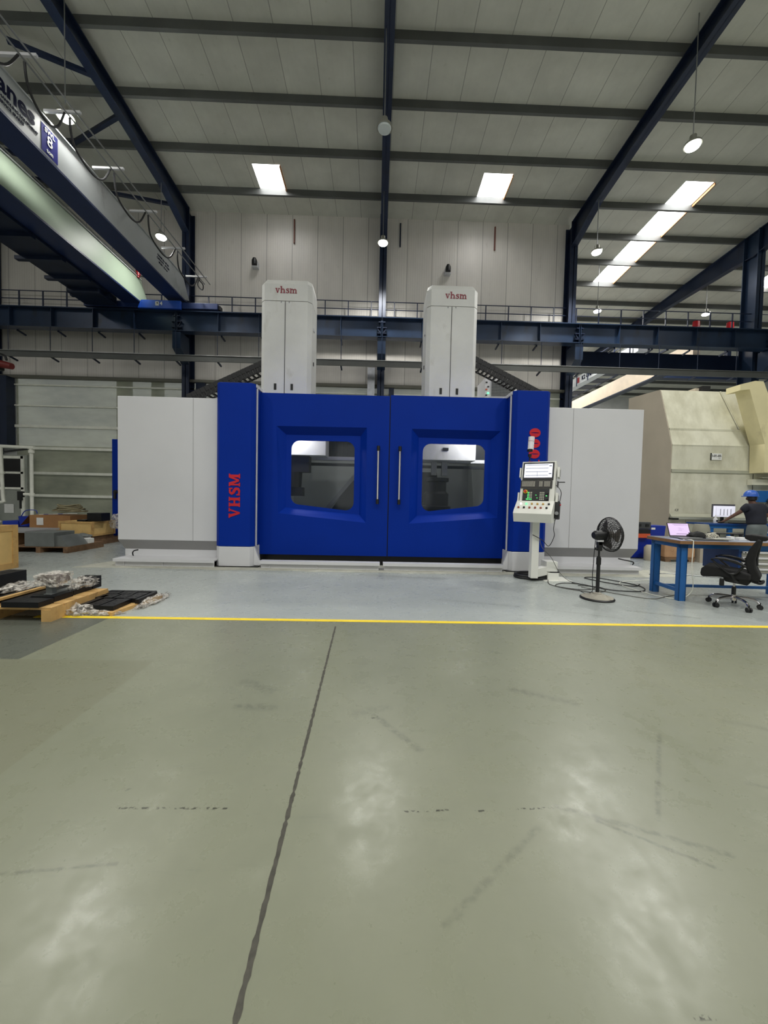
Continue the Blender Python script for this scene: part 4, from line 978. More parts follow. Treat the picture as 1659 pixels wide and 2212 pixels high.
bk = [(.2, .42), (.33, .40), (.36, .46), (.30, .58), (.285, .68), (.3, .78), (.345, .95), (.30, .965), (.21, .82), (.17, .68), (.19, .56), (.235, .47)]
MB().prism([(p[0]-.05, p[1]) for p in bk], 'y', -.19, .19).build('backrest', M_fabric, oc, bevel=.02, smooth=True, seg=3)
MB().tube([(.25, 0, .6), (.245, 0, .7), (.26, 0, .8), (.29, 0, .97)], .018, 8).build('spine', M_black, oc)
MB().prism([(.1, .96), (.17, .93), (.34, .94), (.37, .97), (.35, 1.0), (.18, 1.015), (.1, 1.01)], 'y', -.15, .15).build('headrest', M_fabric, oc, bevel=.015, smooth=True, seg=3)
for s_ in (-1, 1):
    y = .27*s_
    ar = MB().prism([(-.28, .655), (-.2, .685), (-.1, .69), (.04, .665), (.14, .61), (.15, .585), (.1, .6), (-.05, .645), (-.2, .665)], 'y', y-.035, y+.035).build('armrest', M_black, oc, bevel=.01, smooth=True)
    MB().tube([(-.27, y, .655), (-.1, y, .52), (-.03, y, .48), (.04, y, .5), (.12, y, .6)], .014, 8, 5).tube([(-.02, y, .48), (.02, y*.9, .4), (.05, y*.6, .38)], .02, 8, 4).build('arm_support', M_black, ar)

# ------------------------------------------------------------------ large cream enclosure at right
en = thing('lathe_enclosure', 'large soiled cream machine enclosure with sloping upper front, at the right', 'machine', (9.3, 11, 0))
xl, xr = 7.87, 12.6
PF = [(10.12, .0), (10.12, 1.07), (10.15, 1.07), (10.15, 2.33), (10.15, 2.98), (10.3, 3.46), (10.66, 4.56), (12.0, 4.66), (12.0, 0)]
MB().prism(PF, 'x', xl, xr).build('shell', M_encl, en)
MB().prism([(10.13, .0), (10.16, 2.98), (10.31, 3.46), (10.67, 4.57), (12.0, 4.67), (12.0, 0)], 'x', xl-.02, xl-.001).build('side_panel', M_encl2, en)
MB().box(xl, xr, 10.12, 10.155, 2.25, 2.33).build('seam_band', mat('seam_band_grey', (168, 168, 150), .5), en)
MB().bar((xl, 10.29, 3.42), (xr, 10.29, 3.42), .03, .05).bar((xl, 10.15, 2.98), (xr, 10.15, 2.98), .012, .015).build('crease_rib', M_encl, en)
for y0, z0, y1, z1 in ((10.66, 4.56, 10.3, 3.46),): MB().bar((9.55, y0-.01, z0), (9.8, y1-.01, z1), .08, .02).build('upright_rib', M_encl, en)
MB().box(10.1, 10.112, 10.14, 10.155, 0, 2.3).build('panel_seam', mat('seam_dark', (90, 90, 78), .6), en)
MB().box(8.3, 8.306, 10.115, 10.12, .05, .98).box(xl, 10.2, 10.115, 10.13, .28, .29).build('panel_seam', bpy.data.materials['seam_dark'], en)
MB().box(xl+.0, 12, 10.02, 10.15, 1.0, 1.06).build('drip_ledge', mat('ledge_cream', (170, 172, 158), .4), en); MB().box(xl-.02, xl+.15, 10.0, 10.14, .985, 1.03).build('ledge_end', M_black, en)
MB().prism([(10.13, 1.065), (10.06, 1.065), (10.13, 1.15)], 'x', xl, 12).build('ledge_bevel', bpy.data.materials['seam_band_grey'], en)
MB().box(xl+.02, 12, 10.14, 10.3, 0, .08).build('plinth', M_black, en)
sg = MB().box(8.93, 9.21, 10.13, 10.15, 2.6, 2.77).build('number_sign', M_paper, en)
MB().box(8.915, 8.93, 10.125, 10.15, 2.59, 2.78).build('sign_edge', M_black, sg)
M_ink = mat('ink_black', (30, 30, 34), .5)
text('sign_lettering', 'I-01-05', .085, M_ink, sg, frame((9.07, 10.128, 2.705), (1, 0, 0), (0, 0, 1)), depth=.001, offset=.002)
MB().box(9.12, 9.18, 10.128, 10.13, 2.635, 2.642).build('sign_mark', M_ink, sg)
text('lettering', 'CE', .085, M_ink, en, frame((8.05, 10.118, 1.24), (1, 0, 0), (0, 0, 1)), depth=.001)
# L-shaped cream arm in front of the enclosure
AP = [(9.22, 4.33), (9.22, 4.48), (9.6, 4.58), (9.82, 4.57), (10.25, 3.6), (10.55, 2.25), (9.97, 2.26), (9.94, 2.99), (9.47, 4.36)]
ga = MB()
for q in ([AP[0], AP[1], AP[2], AP[8]], [AP[8], AP[2], AP[3], AP[4], AP[7]], [AP[7], AP[4], AP[5], AP[6]]): ga.prism(q, 'y', 9.72, 10.12)
ga.build('door_arm', M_frame, en, label='yellowish cream angled arm')
MB().box(8.95, 9.06, 10.8, 11.2, 4.58, 4.68).build('top_bracket', M_encl2, en)
MB().box(9.07, 9.3, 10.7, 11.2, 4.57, 4.72).build('top_motor', M_black, en)
MB().box(9.95, 10.7, 10.0, 10.14, 1.95, 2.1).box(10.2, 10.7, 9.98, 10.1, 2.13, 2.16).build('slide_bracket', M_encl, en)
tag(B(10.1, 10.75, 9.95, 10.1, 1.5, 1.8).build('wall_box', M_bench), 'blue box with a dark stain on the cream enclosure, at the right edge', 'box')
tag(blob('hanging_hose', (10.32, 9.92, 1.15), (.07, .05, .3), M_black, 4), 'dark hose bundle hanging at the right edge under the blue box', 'hose')

# ------------------------------------------------------------------ rear bench, monitor, bottle
rb = thing('rear_bench', 'dark blue steel bench behind, where the worker stands', 'bench', (9.2, 9.5, 0))
MB().box(8.1, 11.2, 9.3, 9.85, .9, .94).build('worktop', M_bblue, rb)
for x in (8.3, 8.78, 10.6):
    MB().box(x, x+.1, 9.36, 9.42, 0, .9).build('leg', M_bench, rb)
MB().box(8.2, 11, 9.34, 9.38, .82, .9).box(8.3, 10.7, 9.6, 9.64, .25, .3).build('frame_rail', M_bench, rb)
MB().box(9.6, 10.9, 9.32, 9.8, .35, .82).build('drawer_cabinet', M_bench, rb)
for z in (.45, .6, .72): MB().box(9.65, 10.85, 9.3, 9.32, z, z+.04).build('drawer_handle', M_white, rb)
mo = thing('monitor', 'monitor showing a white page on the rear bench', 'monitor', (8.85, 9.6, .94))
MB().box(8.56, 9.14, 9.6, 9.63, 1.09, 1.42).build('bezel', mat('bezel_grey', (84, 84, 90), .5), mo)
msn = MB().box(8.58, 9.14, 9.59, 9.6, 1.1, 1.375).build('screen', emat('screen_page', (228, 228, 242), .7), mo)
mm = MB().box(8.64, 8.645, 9.588, 9.59, 1.13, 1.35).box(8.65, 9.08, 9.588, 9.59, 1.13, 1.135)
for k in range(4): mm.box(8.75+.09*k, 8.77+.09*k, 9.588, 9.59, 1.14, 1.3)
mm.build('screen_text', mat('page_grey', (200, 200, 212), .6), msn)
MB().box(8.82, 8.88, 9.62, 9.66, .95, 1.12).box(8.72, 8.98, 9.5, 9.7, .94, .955).build('stand', M_black, mo)
bo = thing('spray_bottle', 'small white bottle with a pointed cap on the rear bench', 'bottle', (8.56, 9.5, .94), world=False)
MB().lathe([(.042, 0), (.045, .01), (.045, .11), (.02, .14), (.018, .15)], (0, 0, 0), 20).build('body', M_white, bo, smooth=True)
MB().lathe([(.02, .15), (.016, .18), (.004, .215)], (0, 0, 0), 14).build('cap', M_paper, bo)
MB().box(-.02, .02, -.047, -.045, .04, .08).build('label', M_navy, bo)
tag(B(8.9, 9.3, 9.38, 9.52, .94, .965).build('keyboard', M_black, bevel=.004), 'black keyboard on the rear bench in front of the worker', 'keyboard')

# ------------------------------------------------------------------ worker
def skin(name, V, E, Rr, m, parent=None, sub=2, root=0):
    me = bpy.data.meshes.new(name); me.from_pydata([Vector(v) for v in V], E, [])
    o = bpy.data.objects.new(name, me); C.objects.link(o); me.materials.append(m)
    sm = o.modifiers.new('skin', 'SKIN'); sm.use_smooth_shade = True
    sl = me.skin_vertices[0].data
    for i, r_ in enumerate(Rr):
        sl[i].radius = (r_, r_) if not isinstance(r_, tuple) else r_
        sl[i].use_root = i == root
    sb = o.modifiers.new('sub', 'SUBSURF'); sb.levels = sub; sb.render_levels = sub
    if parent: o.parent = parent
    return o
M_skin = mat('skin_brown', (92, 62, 50), .6, 0, .06)
M_shirt = mat('shirt_navy', (26, 28, 40), .85, 0, .15, 12)
M_trous = mat('trousers_grey', (98, 104, 104), .85, 0, .1, 10)
pw = thing('person', 'person in blue hard hat, navy shirt and grey trousers leaning over rear bench', 'person', (9.1, 9.0, 0), world=False)
# local frame: x right, y away from the camera
V = [(0, -.02, .93), (0, 0, 1.08), (-.02, .02, 1.22), (-.02, .03, 1.34), (-.03, .05, 1.42), (-.04, .08, 1.49), (-.05, .11, 1.58), (-.05, .11, 1.64),   # 0-7 spine, neck, head
     (-.17, .05, 1.36), (-.32, .16, 1.20), (-.47, .28, 1.04), (-.52, .32, .985),      # 8-11 left arm to palm
     (.14, .03, 1.35), (.24, -.03, 1.18), (.22, .12, 1.03), (.16, .24, 1.0),        # 12-15 right arm
     (-.10, -.02, .86), (-.11, -.02, .50), (-.12, -.05, .09), (-.13, .08, .04),       # 16-19 left leg
     (.10, -.02, .86), (.11, -.02, .50), (.12, -.05, .09), (.13, .08, .04)]
E_ = [(0, 1), (1, 2), (2, 3), (3, 4), (4, 5), (5, 6), (6, 7), (3, 8), (8, 9), (9, 10), (10, 11), (3, 12), (12, 13), (13, 14), (14, 15), (0, 16), (16, 17), (17, 18), (18, 19), (0, 20), (20, 21), (21, 22), (22, 23)]
Rr = [(.15, .11), (.14, .10), (.15, .11), (.15, .10), .065, .06, (.075, .09), (.07, .08), .06, .045, .032, (.035, .018), .06, .045, .032, (.035, .02), .09, .062, .04, .035, .09, .062, .04, .035]
b0 = len(V)
for hx_, hy, hz, sx_ in ((-.52, .32, .985, -1), (.16, .24, 1.0, 1)):   # fingers and thumb of each hand
    hi = 11 if sx_ < 0 else 15
    for k in range(4):
        o_ = (k-1.5)*.019; ln_ = (.062, .075, .07, .055)[k]
        dx, dy = (-.6, .75) if sx_ < 0 else (-.45, .85)
        base = (hx_+dx*.03+o_*dy, hy+dy*.03-o_*dx, hz); i = len(V)
        V += [base, (base[0]+dx*ln_*.55, base[1]+dy*ln_*.55, hz-.004), (base[0]+dx*ln_, base[1]+dy*ln_, hz-.022)]
        E_ += [(hi, i), (i, i+1), (i+1, i+2)]; Rr += [.009, .0085, .007]
    i = len(V); V += [(hx_+.035, hy+.005, hz-.005), (hx_+.05, hy+.045, hz-.015)]; E_ += [(hi, i), (i, i+1)]; Rr += [.011, .009]
skin('body', V, E_, Rr, M_skin, pw)
Vs = [(0, -.02, .92), (0, -.01, 1.0), (0, 0, 1.1), (-.02, .02, 1.24), (-.02, .03, 1.35), (-.03, .045, 1.42), (-.18, .05, 1.365), (-.28, .13, 1.25), (.15, .03, 1.355), (.24, -.02, 1.2)]
skin('polo_shirt', Vs, [(0, 1), (1, 2), (2, 3), (3, 4), (4, 5), (4, 6), (6, 7), (4, 8), (8, 9)],
     [(.22, .16), (.225, .165), (.22, .165), (.235, .165), (.215, .15), (.09, .09), (.105, .105), (.08, .08), (.105, .105), (.085, .085)], M_shirt, pw)
Vt = [(0, -.02, 1.02), (0, -.03, .86), (-.105, -.02, .78), (-.11, -.02, .5), (-.12, -.05, .12), (.105, -.02, .78), (.11, -.02, .5), (.12, -.05, .12)]
skin('trousers', Vt, [(0, 1), (1, 2), (2, 3), (3, 4), (1, 5), (5, 6), (6, 7)], [(.2, .15), (.215, .18), (.13, .14), .1, .08, (.13, .14), .1, .08], M_trous, pw)
for s_ in (-1, 1): MB().box(s_*.125-.045, s_*.125+.045, -.1, .17, 0, .09).build('shoe', M_black, pw, bevel=.03, seg=3)
hm = MB().lathe([(.02, .145), (.07, .135), (.11, .1), (.135, .05), (.14, 0), (.15, -.005), (.15, -.012), (.135, -.012), (.02, -.01)], (-.05, .11, 1.63), 32).build('hard_hat', mat('hat_blue', (44, 90, 178), .35), pw, smooth=True)
MB().prism([(-.18, .16), (-.185, .22), (-.14, .265), (-.07, .27), (-.03, .22)], 'z', 1.615, 1.63).build('hat_peak', bpy.data.materials['hat_blue'], hm, bevel=.004)
MB().lathe([(.02, .07), (.09, .055), (.098, .0), (.092, -.05), (.05, -.07)], (-.05, .085, 1.585), 24).build('hair', M_black, pw, smooth=True)
for s_ in (-1, 1): MB().lathe([(.004, -.012), (.024, -.006), (.024, .006), (.004, .012)], (-.05+s_*.093, .115, 1.565), 14, 'x').build('ear', M_skin, pw, smooth=True)
MB().add([(-.075, .205, 1.55), (-.025, .205, 1.55), (-.05, .235, 1.54), (-.05, .2, 1.59)], [(0, 1, 2), (1, 3, 2), (3, 0, 2), (0, 3, 1)]).build('nose', M_skin, pw)

# ------------------------------------------------------------------ bins, tool case, cartons behind the bench
sb_ = thing('storage_bin', 'large blue storage bin behind the bench, right of the tool case', 'bin', (7.1, 9.8, 0))
MB().prism([(6.95, .52), (7.35, .52), (7.38, .84), (6.93, .84)], 'y', 9.6, 9.95).build('bin', M_bluep, sb_, bevel=.008)
MB().box(7.0, 7.1, 9.59, 9.6, .74, .79).build('label', M_paper, sb_)
tag(MB().prism([(6.3, 0.02), (7.55, 0.02), (7.3, .35), (6.35, .35)], 'y', 9.6, 10.0).build('low_skip', M_bluep), 'low dark blue skip on the floor under the blue bin', 'skip')
tag(MB().box(6.5, 7.45, 9.62, 10.0, .35, .52).build('blue_tray', M_bluep), 'flat blue tray between the skip and the bin', 'tray')
tc_ = thing('tool_case', 'grey and black tool case stacked on the orange box, beside the cabinet', 'case', (6.7, 9.6, .63))
MB().box(6.5, 6.92, 9.5, 9.62, .76, .93).build('upper_case', mat('case_grey', (62, 64, 66), .5), tc_, bevel=.01)
MB().box(6.5, 6.92, 9.5, 9.62, .64, .75).build('lower_case', M_black, tc_, bevel=.008)
for x in (6.58, 6.78): MB().box(x, x+.08, 9.48, 9.5, .82, .88).build('latch', M_black, tc_)
tag(MB().box(6.5, 6.92, 9.5, 9.61, .53, .64).build('orange_box', M_orange, bevel=.01), 'orange box under the tool case, beside the white cabinet', 'box')
ct = thing('wrapped_carton', 'brown wrapped carton on a small pallet beneath the bench', 'carton', (7.35, 9.3, 0))
cb_ = MB().box(7.0, 7.75, 9.1, 9.5, .1, .46).build('carton', mat('carton_tan', (176, 136, 100), .6, 0, .1, 6, grime=(120, 84, 60)), ct, bevel=.03)
MB().box(7.0, 7.75, 9.1, 9.5, .06, .1).box(7.02, 7.15, 9.1, 9.5, 0, .06).box(7.6, 7.73, 9.1, 9.5, 0, .06).build('pallet_boards', M_wood2, ct)
tag(MB().lathe([(.02, .0), (.12, .0), (.13, .05), (.13, .32), (.08, .38), (.02, .38)], (6.78, 9.3, .0), 20).build('jerrican', M_encl2, smooth=True), 'beige rounded can left of the wrapped carton under the bench', 'can')
tag(MB().lathe([(.03, 0), (.16, 0), (.18, .25), (.17, .4), (.14, .5), (.03, .5)], (7.95, 9.2, .42), 20).build('grey_drum', mat('drum_grey', (140, 138, 124), .6), smooth=True), 'grey drum beside the left end of the rear bench', 'drum')
B_ = MB().box(7.82, 8.08, 9.05, 9.35, 0, .42); tag(B_.build('drum_stand', M_encl2), 'plain cream stand under the grey drum', 'stand')

# ------------------------------------------------------------------ floor cables at the right
random.seed(11)
tag(MB().tube([(4.55, 6.45, .012), (4.35, 6.3, .012), (4.1, 6.45, .012), (3.85, 6.9, .012), (4.1, 6.95, .012), (4.45, 6.35, .012), (4.25, 5.95, .012), (3.8, 5.98, .012), (3.55, 6.3, .012), (3.4, 6.5, .012)], .008, 8, 8).build('power_cable', M_black), 'thick black cable looping on the floor between fan and bench', 'cable')
tag(MB().tube([(3.1, 6.75, .008), (2.95, 6.35, .008), (3.1, 6.1, .008), (3.35, 6.0, .008), (3.6, 6.15, .008), (3.5, 6.4, .008), (3.2, 6.45, .008), (3.0, 6.2, .008), (3.35, 5.85, .008), (3.65, 5.95, .008), (3.7, 6.2, .008), (3.4, 6.3, .008)], .006, 6, 8).build('signal_cable', mat('cable_dark_grey', (60, 58, 54), .6)), 'thin grey cable coiled on the floor behind the fan', 'cable')
tag(MB().tube([(3.4, 6.2, .006), (3.7, 5.8, .006), (4.05, 5.5, .006), (4.35, 5.62, .006), (4.7, 5.8, .006)], .005, 6, 8).build('extension_lead', mat('lead_grey', (90, 88, 80), .6)), 'thin lead running across the floor toward the bench leg', 'cable')
tag(MB().tube([(5.4, 7.4, .01), (5.9, 7.5, .01), (6.6, 7.2, .01), (7.0, 7.5, .01)], .01, 6, 6).build('air_hose', M_steel), 'pale hose on the floor at the end of the right drip tray', 'hose')

# ------------------------------------------------------------------ left rear: door, pipes
dr = thing('door_1', 'grey door', 'door', (-14.1, 15.2, 0)); dr['kind'] = 'structure'
MB().box(-14.95, -13.5, 15.2, 15.3, .05, 2.75).build('door_leaf', mat('door_grey', (150, 154, 146), .5, 0, .1, 2, grime=(120, 122, 112)), dr)
MB().box(-14.8, -13.72, 15.18, 15.2, 1.5, 2.6).build('door_window', M_black, dr)
MB().box(-14.9, -13.6, 15.15, 15.2, 2.02, 2.1).box(-14.9, -13.6, 15.15, 15.2, 2.6, 2.7).box(-14.9, -13.6, 15.15, 15.2, 1.42, 1.5).box(-13.7, -13.58, 15.15, 15.2, .1, 2.7).box(-14.9, -14.8, 15.15, 15.2, .1, 2.7).build('door_bars', M_pvc, dr)
MB().box(-13.75, -13.62, 15.05, 15.15, 1.0, 1.35).build('door_handle', M_black, dr)
MB().box(-14.35, -14.0, 15.17, 15.19, .5, .85).build('door_notice', M_paper, dr)
pp = thing('pipe_stand', 'cream painted pipes with joints standing in front of the grey door', 'pipe', (-12.5, 13.8, 0))
MB().cyl((-16, 13.8, 3.0), (-12.0, 13.8, 2.88), .06, n=12).build('top_pipe', M_pvc, pp, smooth=True)
MB().cyl((-12.1, 13.8, 2.85), (-12.1, 13.8, .2), .055, n=12).cyl((-12.1, 13.8, 2.7), (-12.1, 13.8, 2.8), .085, n=12).cyl((-12.1, 13.8, 1.2), (-12.1, 13.8, 1.3), .08, n=12).cyl((-12.1, 13.8, 1.25), (-12.3, 13.7, 1.25), .05, n=10).build('upright_pipe', M_pvc, pp, smooth=True)
MB().tube([(-13.15, 13.8, 2.95), (-13.1, 13.8, 1.2), (-13.08, 13.8, .98), (-13.4, 13.8, .95)], .055, 10, 3).cyl((-13.12, 13.8, 1.95), (-13.12, 13.8, 2.03), .085, n=12).cyl((-13.12, 13.8, 1.4), (-13.12, 13.8, 1.48), .075, n=12).build('side_pipe', M_pvc, pp, smooth=True)
MB().box(-12.45, -12.3, 13.65, 13.75, 1.15, 1.35).box(-12.4, -12.36, 13.65, 13.7, .75, 1.15).build('valve', M_black, pp)
MB().bar((-13.0, 13.78, 2.72), (-12.2, 13.78, 2.84), .04, .06).build('closer_arm', M_black, pp)

# ------------------------------------------------------------------ left rear: pallets, crates and goods
def pallet(x0, x1, y0, y1, h, label, m=M_wood2, nb=5, group=None, along='x'):
    p = thing('wooden_pallet', label, 'pallet', ((x0+x1)/2, (y0+y1)/2, 0), group=group)
    t = h*.16; n = nb
    for k in range(n):
        a = y0+(y1-y0)*k/n
        MB().box(x0, x1, a+.008, a+(y1-y0)/n-.008, h-t, h).build('deck_board', m, p)
    for x in (x0, (x0+x1)/2-.05, x1-.1):
        MB().box(x, x+.1, y0, y1, 0 if k else 0, h-t).build('bearer', m, p)
    return p
pallet(-8.2, -6.9, 8.75, 9.9, .14, 'weathered pallet under the grey casting at left'); pallet(-8.6, -7.25, 10.0, 11.25, .14, 'dark pallet under the wooden crate at left')
pallet(-9.9, -8.7, 8.9, 10.2, .13, 'pallet behind the large crate at the left edge'); pallet(-9.8, -8.75, 10.5, 11.6, .22, 'pallet carrying the cardboard carton')
def crate(name, label, x0, x1, y0, y1, z0, z1, fw_=.08):
    c = thing(name, label, 'crate', ((x0+x1)/2, (y0+y1)/2, z0))
    MB().box(x0+.015, x1-.015, y0+.015, y1-.015, z0, z1-.01).build('panels', M_ply, c)
    f = MB()
    for z in (z0, z1-fw_):
        f.box(x0, x1, y0, y0+.02, z, z+fw_).box(x0, x1, y1-.02, y1, z, z+fw_).box(x0, x0+.02, y0, y1, z, z+fw_).box(x1-.02, x1, y0, y1, z, z+fw_)
    for x in (x0-.003, x1-fw_+.003): f.box(x, x+fw_, y0-.003, y0+.022, z0, z1+.002).box(x, x+fw_, y1-.022, y1+.003, z0, z1+.002)
    for y in (y0-.005, y1-fw_+.005): f.box(x0-.005, x0+.022, y, y+fw_, z0, z1+.004).box(x1-.022, x1+.005, y, y+fw_, z0, z1+.004)
    f.build('battens', M_wood, c)
    return c
crate('wooden_crate', 'large pale wooden crate at the left edge, nearest the view', -7.5, -6.44, 5.95, 7.05, .0, .77, .1)
tag(blob('plastic_sack', (-6.85, 6.75, .77), (.32, .22, .14), M_film, 5), 'loose plastic and rope heap on top of the large crate', 'sack')
cw = crate('wooden_crate', 'low yellow-pine crate with a black box on top, beside the blue cabinet', -8.15, -7.28, 10.05, 10.9, .24, .62, .05)
for x in (-8.1, -7.75, -7.4): MB().box(x, x+.08, 10.05, 10.9, .14, .24).build('runner', M_wood2, cw)
bb = thing('steel_box', 'black open steel box on the low crate', 'box', (-7.35, 10.3, .62))
MB().box(-7.5, -7.14, 10.15, 10.5, .63, .84).build('box', M_blackm, bb, bevel=.006); MB().box(-7.72, -7.5, 10.1, 10.5, .62, .66).build('flange', M_blackm, bb)
tag(blob('wrapped_bundle', (-7.15, 10.75, .4), (.14, .14, .3), M_film, 12), 'film-wrapped bundle between the low crate and the blue cabinet', 'bundle')
cx = thing('cardboard_carton', 'brown cardboard carton with white label, hoses piled on top', 'carton', (-9.1, 11, .22))
MB().box(-9.5, -8.4, 10.75, 11.5, .22, .72).build('carton', M_card, cx, bevel=.006)
MB().box(-9.3, -9.12, 10.74, 10.75, .45, .65).build('label', M_paper, cx)
MB().add([(-9.5, 10.75, .72), (-9.5, 11.5, .72), (-9.8, 11.4, .5), (-9.8, 10.8, .42)], [(0, 1, 2, 3)]).build('flap', M_card, cx)
hz = MB(); random.seed(2)
for k in range(6):
    ox, oy = random.uniform(-.06, .06), random.uniform(-.05, .05)
    hz.tube([(-8.72+ox+(.36-.02*k)*math.cos(t*PI/8), 11.15+oy+(.28-.01*k)*math.sin(t*PI/8), .82+.035*k+.02*math.sin(t+k)) for t in range(16)], .018, 6, 2, closed=True)
tag(hz.build('coiled_hose', mat('hose_tan', (150, 142, 112), .7), smooth=True), 'tan hose coiled on top of the cardboard carton', 'hose')
for i in range(7):
    a = random.uniform(-.3, .3)
    o = MB().bar((-9.3+i*.13, 10.82, .735+.006*i), (-9.1+i*.13, 10.9+a*.1, .74+.006*i), .03, .012).build('marker_strip', [M_paper, M_bluep, M_white][i % 3])
    tag(o, 'small white and blue strips scattered on the cardboard carton', 'strip', 'strips on the carton')
bu = thing('blue_bucket', 'blue plastic bucket with raised handle, left of the cardboard carton', 'bucket', (-10.2, 11.4, .35))
MB().lathe([(.13, .02), (.17, .28), (.18, .28), (.15, .0), (.02, .0)], (-10.15, 11.4, .36), 28).build('body', M_bluep, bu, smooth=True)
MB().tube([(-10.3, 11.4, .64), (-10.18, 11.4, .8), (-9.9, 11.4, .82), (-9.85, 11.4, .72)], .012, 6).build('handle', M_bluep, bu)
tag(B(-10.75, -10.3, 11.3, 11.8, .3, .5).build('blue_crate', M_bluep), 'shallow blue crate beside the blue bucket', 'crate')
tag(B(-10.9, -9.86, 11.1, 12.0, .0, .3).build('grey_plinth_block', M_cast), 'grey block under the blue bucket and the shallow crate', 'block')
tag(B(-9.1, -8.0, 8.95, 9.9, .42, .46).build('grey_board', mat('board_grey', (150, 150, 152), .5)), 'flat grey board lying level behind the grey casting', 'board')
tag(B(-8.9, -8.3, 9.1, 9.8, .14, .42).build('board_block', M_wood2), 'dark timber block under the flat grey board', 'block')
gc = thing('grey_casting', 'grey painted casting block with a sloping tail, on a pallet at left', 'casting', (-7.3, 8.9, .14))
MB().box(-7.85, -7.2, 8.75, 9.35, .14, .46).build('block', M_cast, gc, bevel=.008)
MB().prism([(-7.2, .14), (-6.92, .14), (-7.1, .38), (-7.2, .38)], 'y', 8.8, 9.4).build('tail', M_cast, gc)
for i, (x0, x1, y0, y1, z0, z1) in enumerate(((-7.55, -7.18, 9.45, 9.85, .14, .28), (-7.16, -6.92, 9.42, 9.6, .14, .26), (-8.0, -7.6, 9.5, 9.85, .14, .3))):
    tag(B(x0, x1, y0, y1, z0, z1).build('paper_stack', M_paper, bevel=.01), 'stack of white paper packs behind the grey casting, %s' % ('centre one', 'right one with loose end', 'left one')[i], 'paper')
tag(blob('cable_bundle', (-7.25, 9.65, .28), (.24, .1, .06), M_cast, 6), 'grey cable bundle on the paper packs', 'bundle')

# ------------------------------------------------------------------ foreground pallets at left
fp = pallet(-4.75, -3.44, 4.13, 5.02, .15, 'near pine pallet loaded with black steel blocks at the left edge', M_wood, 5)
MB().box(-4.5, -4.05, 4.12, 4.5, .0, .05).build('loose_block', M_wood, fp)
G = 'black steel machine blocks'
blk = [((-3.95, -3.56, 4.12, 4.32), .15, .21, 'flat black block on the near corner of the pallet'),
       ((-3.84, -3.58, 4.35, 4.62), .15, .215, 'black block under the grey stand'), ((-3.83, -3.6, 4.65, 4.95), .15, .21, 'black block behind the grey stand'),
       ((-4.02, -3.9, 4.35, 5.0), .15, .19, 'long thin black bar, right of two, on the near pallet'), ((-4.22, -4.1, 4.2, 5.1), .15, .2, 'long thin black bar, left of two, on the near pallet'),
       ((-3.8, -3.6, 4.97, 5.12), .15, .3, 'upright black block at the far end of the near pallet'), ((-4.68, -4.46, 4.5, 5.0), .15, .38, 'tall black block row at the rear left of the pallet'),
       ((-4.5, -4.32, 4.25, 4.7), .15, .22, 'dark block near the pallet left edge')]
holes = mat('bore_dark', (6, 6, 7), .6)
for (x0, x1, y0, y1), z0, z1, lb in blk:
    t = thing('steel_block', lb, 'steel block', ((x0+x1)/2, (y0+y1)/2, z0), group=G)
    MB().box(x0, x1, y0, y1, z0, z1).build('block', M_blackm, t, bevel=.004)
    h_ = MB(); k = y0+.07
    while k < y1-.04: h_.cyl(((x0+x1)/2, k, z1), ((x0+x1)/2, k, z1+.0015), min(.025, (x1-x0)*.2), n=14); k += .12
    h_.build('bolt_bores', holes, t, kind='stuff')
tag(MB().box(-4.08, -4.03, 4.15, 5.1, .2, .225).build('timber_lath', M_wood), 'thin pale lath lying along the black blocks', 'lath')
MX = .05
gs = thing('wrapped_part', 'film-wrapped block standing on a grey post on the near pallet', 'machine part', (-3.78, 4.5, .21))
OFF[gs.name] = Vector((-3.78, 4.5, .21)); gs.location.x += .07; gs.location.z -= .02
MB().box(-3.83, -3.76, 4.45, 4.52, .21, .36).build('post', M_cast, gs, bevel=.004)
MB().box(-3.83, -3.74, 4.42, 5.0, .21, .24).build('foot_bar', M_cast, gs)
MB().box(-3.9, -3.68, 4.42, 4.62, .36, .45).build('block', mat('block_brown', (110, 100, 96), .5), gs, bevel=.01)
def crumple_box(name, x0, x1, y0, y1, z0, z1, m, amp, parent):
    from mathutils import noise as mn
    bm = bmesh.new(); bmesh.ops.create_cube(bm, size=2); bmesh.ops.subdivide_edges(bm, edges=bm.edges, cuts=11, use_grid_fill=True)
    off = OFF[parent.name]
    for v in bm.verts:
        p = v.co; w = Vector(((x0+x1)/2+p.x*(x1-x0)/2, (y0+y1)/2+p.y*(y1-y0)/2, (z0+z1)/2+p.z*(z1-z0)/2))
        v.co = w-off+p.normalized()*amp*(mn.noise(w*22)+.5*mn.noise(w*55))
    me = bpy.data.meshes.new(name); bm.to_mesh(me); bm.free(); o = bpy.data.objects.new(name, me); C.objects.link(o); me.materials.append(m); o.parent = parent
    return o
crumple_box('film_wrap', -3.915, -3.665, 4.40, 4.64, .33, .465, M_film, .016, gs)
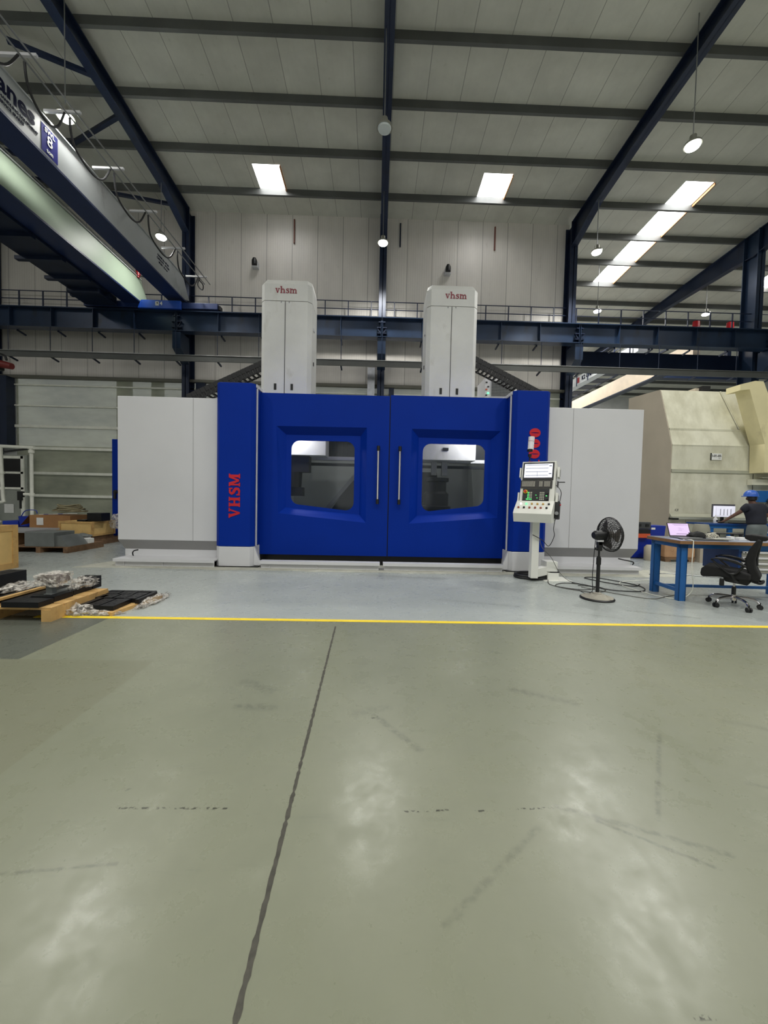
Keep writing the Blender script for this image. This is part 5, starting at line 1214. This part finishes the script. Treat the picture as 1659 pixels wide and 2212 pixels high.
for i, (c_, s_, lb) in enumerate((((-3.66, 4.9, .21), (.1, .2, .085), 'crumpled film on the far blocks of the near pallet'), ((-3.36, 4.42, 0), (.17, .1, .075), 'crumpled film heap on the floor between the pallets'),
                                  ((-3.1, 4.42, 0), (.2, .07, .035), 'flat film scraps in front of the black plates'), ((-4.35, 4.75, .2), (.14, .26, .05), 'crumpled film between the blocks at the left'), ((-2.82, 4.95, 0), (.07, .32, .06), 'film edge sticking out right of the black plates'))):
    tag(blob('plastic_film', c_, s_, M_film, 20+i, amp=.55, freq=3.4, sub=4), lb, 'plastic film', 'crumpled plastic film')
tag(blob('white_sack', (-4.72, 4.45, .15), (.14, .14, .2), M_paper, 31, amp=.3), 'white sack at the left edge of the near pallet', 'sack')
bd = tag(MB().prism([(-3.42, 4.55), (-2.95, 4.35), (-2.82, 5.15), (-3.55, 5.2)], 'z', 0, .04).build('plywood_board', M_wood), 'thin wooden board on the floor under the black plates', 'board')
pl = [(-3.5, -3.24, 4.78, 4.95), (-3.22, -3.06, 4.78, 4.95), (-3.5, -3.3, 4.97, 5.08), (-3.28, -3.1, 4.97, 5.08), (-3.08, -2.94, 4.76, 5.06), (-3.3, -3.16, 4.45, 4.74), (-3.14, -2.98, 4.42, 4.74), (-3.5, -2.9, 5.1, 5.16), (-3.4, -3.34, 4.42, 4.9), (-2.92, -2.87, 4.72, 5.12)]
pn = ['left plate of the middle row', 'middle plate of the middle row', 'left plate of the back row', 'right plate of the back row', 'plate at the right side', 'near left plate', 'near right plate', 'long rear strip', 'narrow bar at the near left', 'narrow strip along the right edge']
for (x0, x1, y0, y1), lb in zip(pl, pn):
    t = thing('steel_plate', 'black steel plate on the thin board, '+lb, 'steel plate', ((x0+x1)/2, (y0+y1)/2, .04), group='black steel plates')
    MB().box(x0, x1, y0, y1, .04, .095).build('plate', M_blackm, t, bevel=.003)
    h_ = MB()
    if x1-x0 > .08:
        for k in range(2):
            for j in range(2): h_.cyl((x0+(x1-x0)*(.3+.4*k), y0+(y1-y0)*(.3+.4*j), .095), (x0+(x1-x0)*(.3+.4*k), y0+(y1-y0)*(.3+.4*j), .0965), .014, n=10)
        h_.build('bolt_bores', holes, t, kind='stuff')
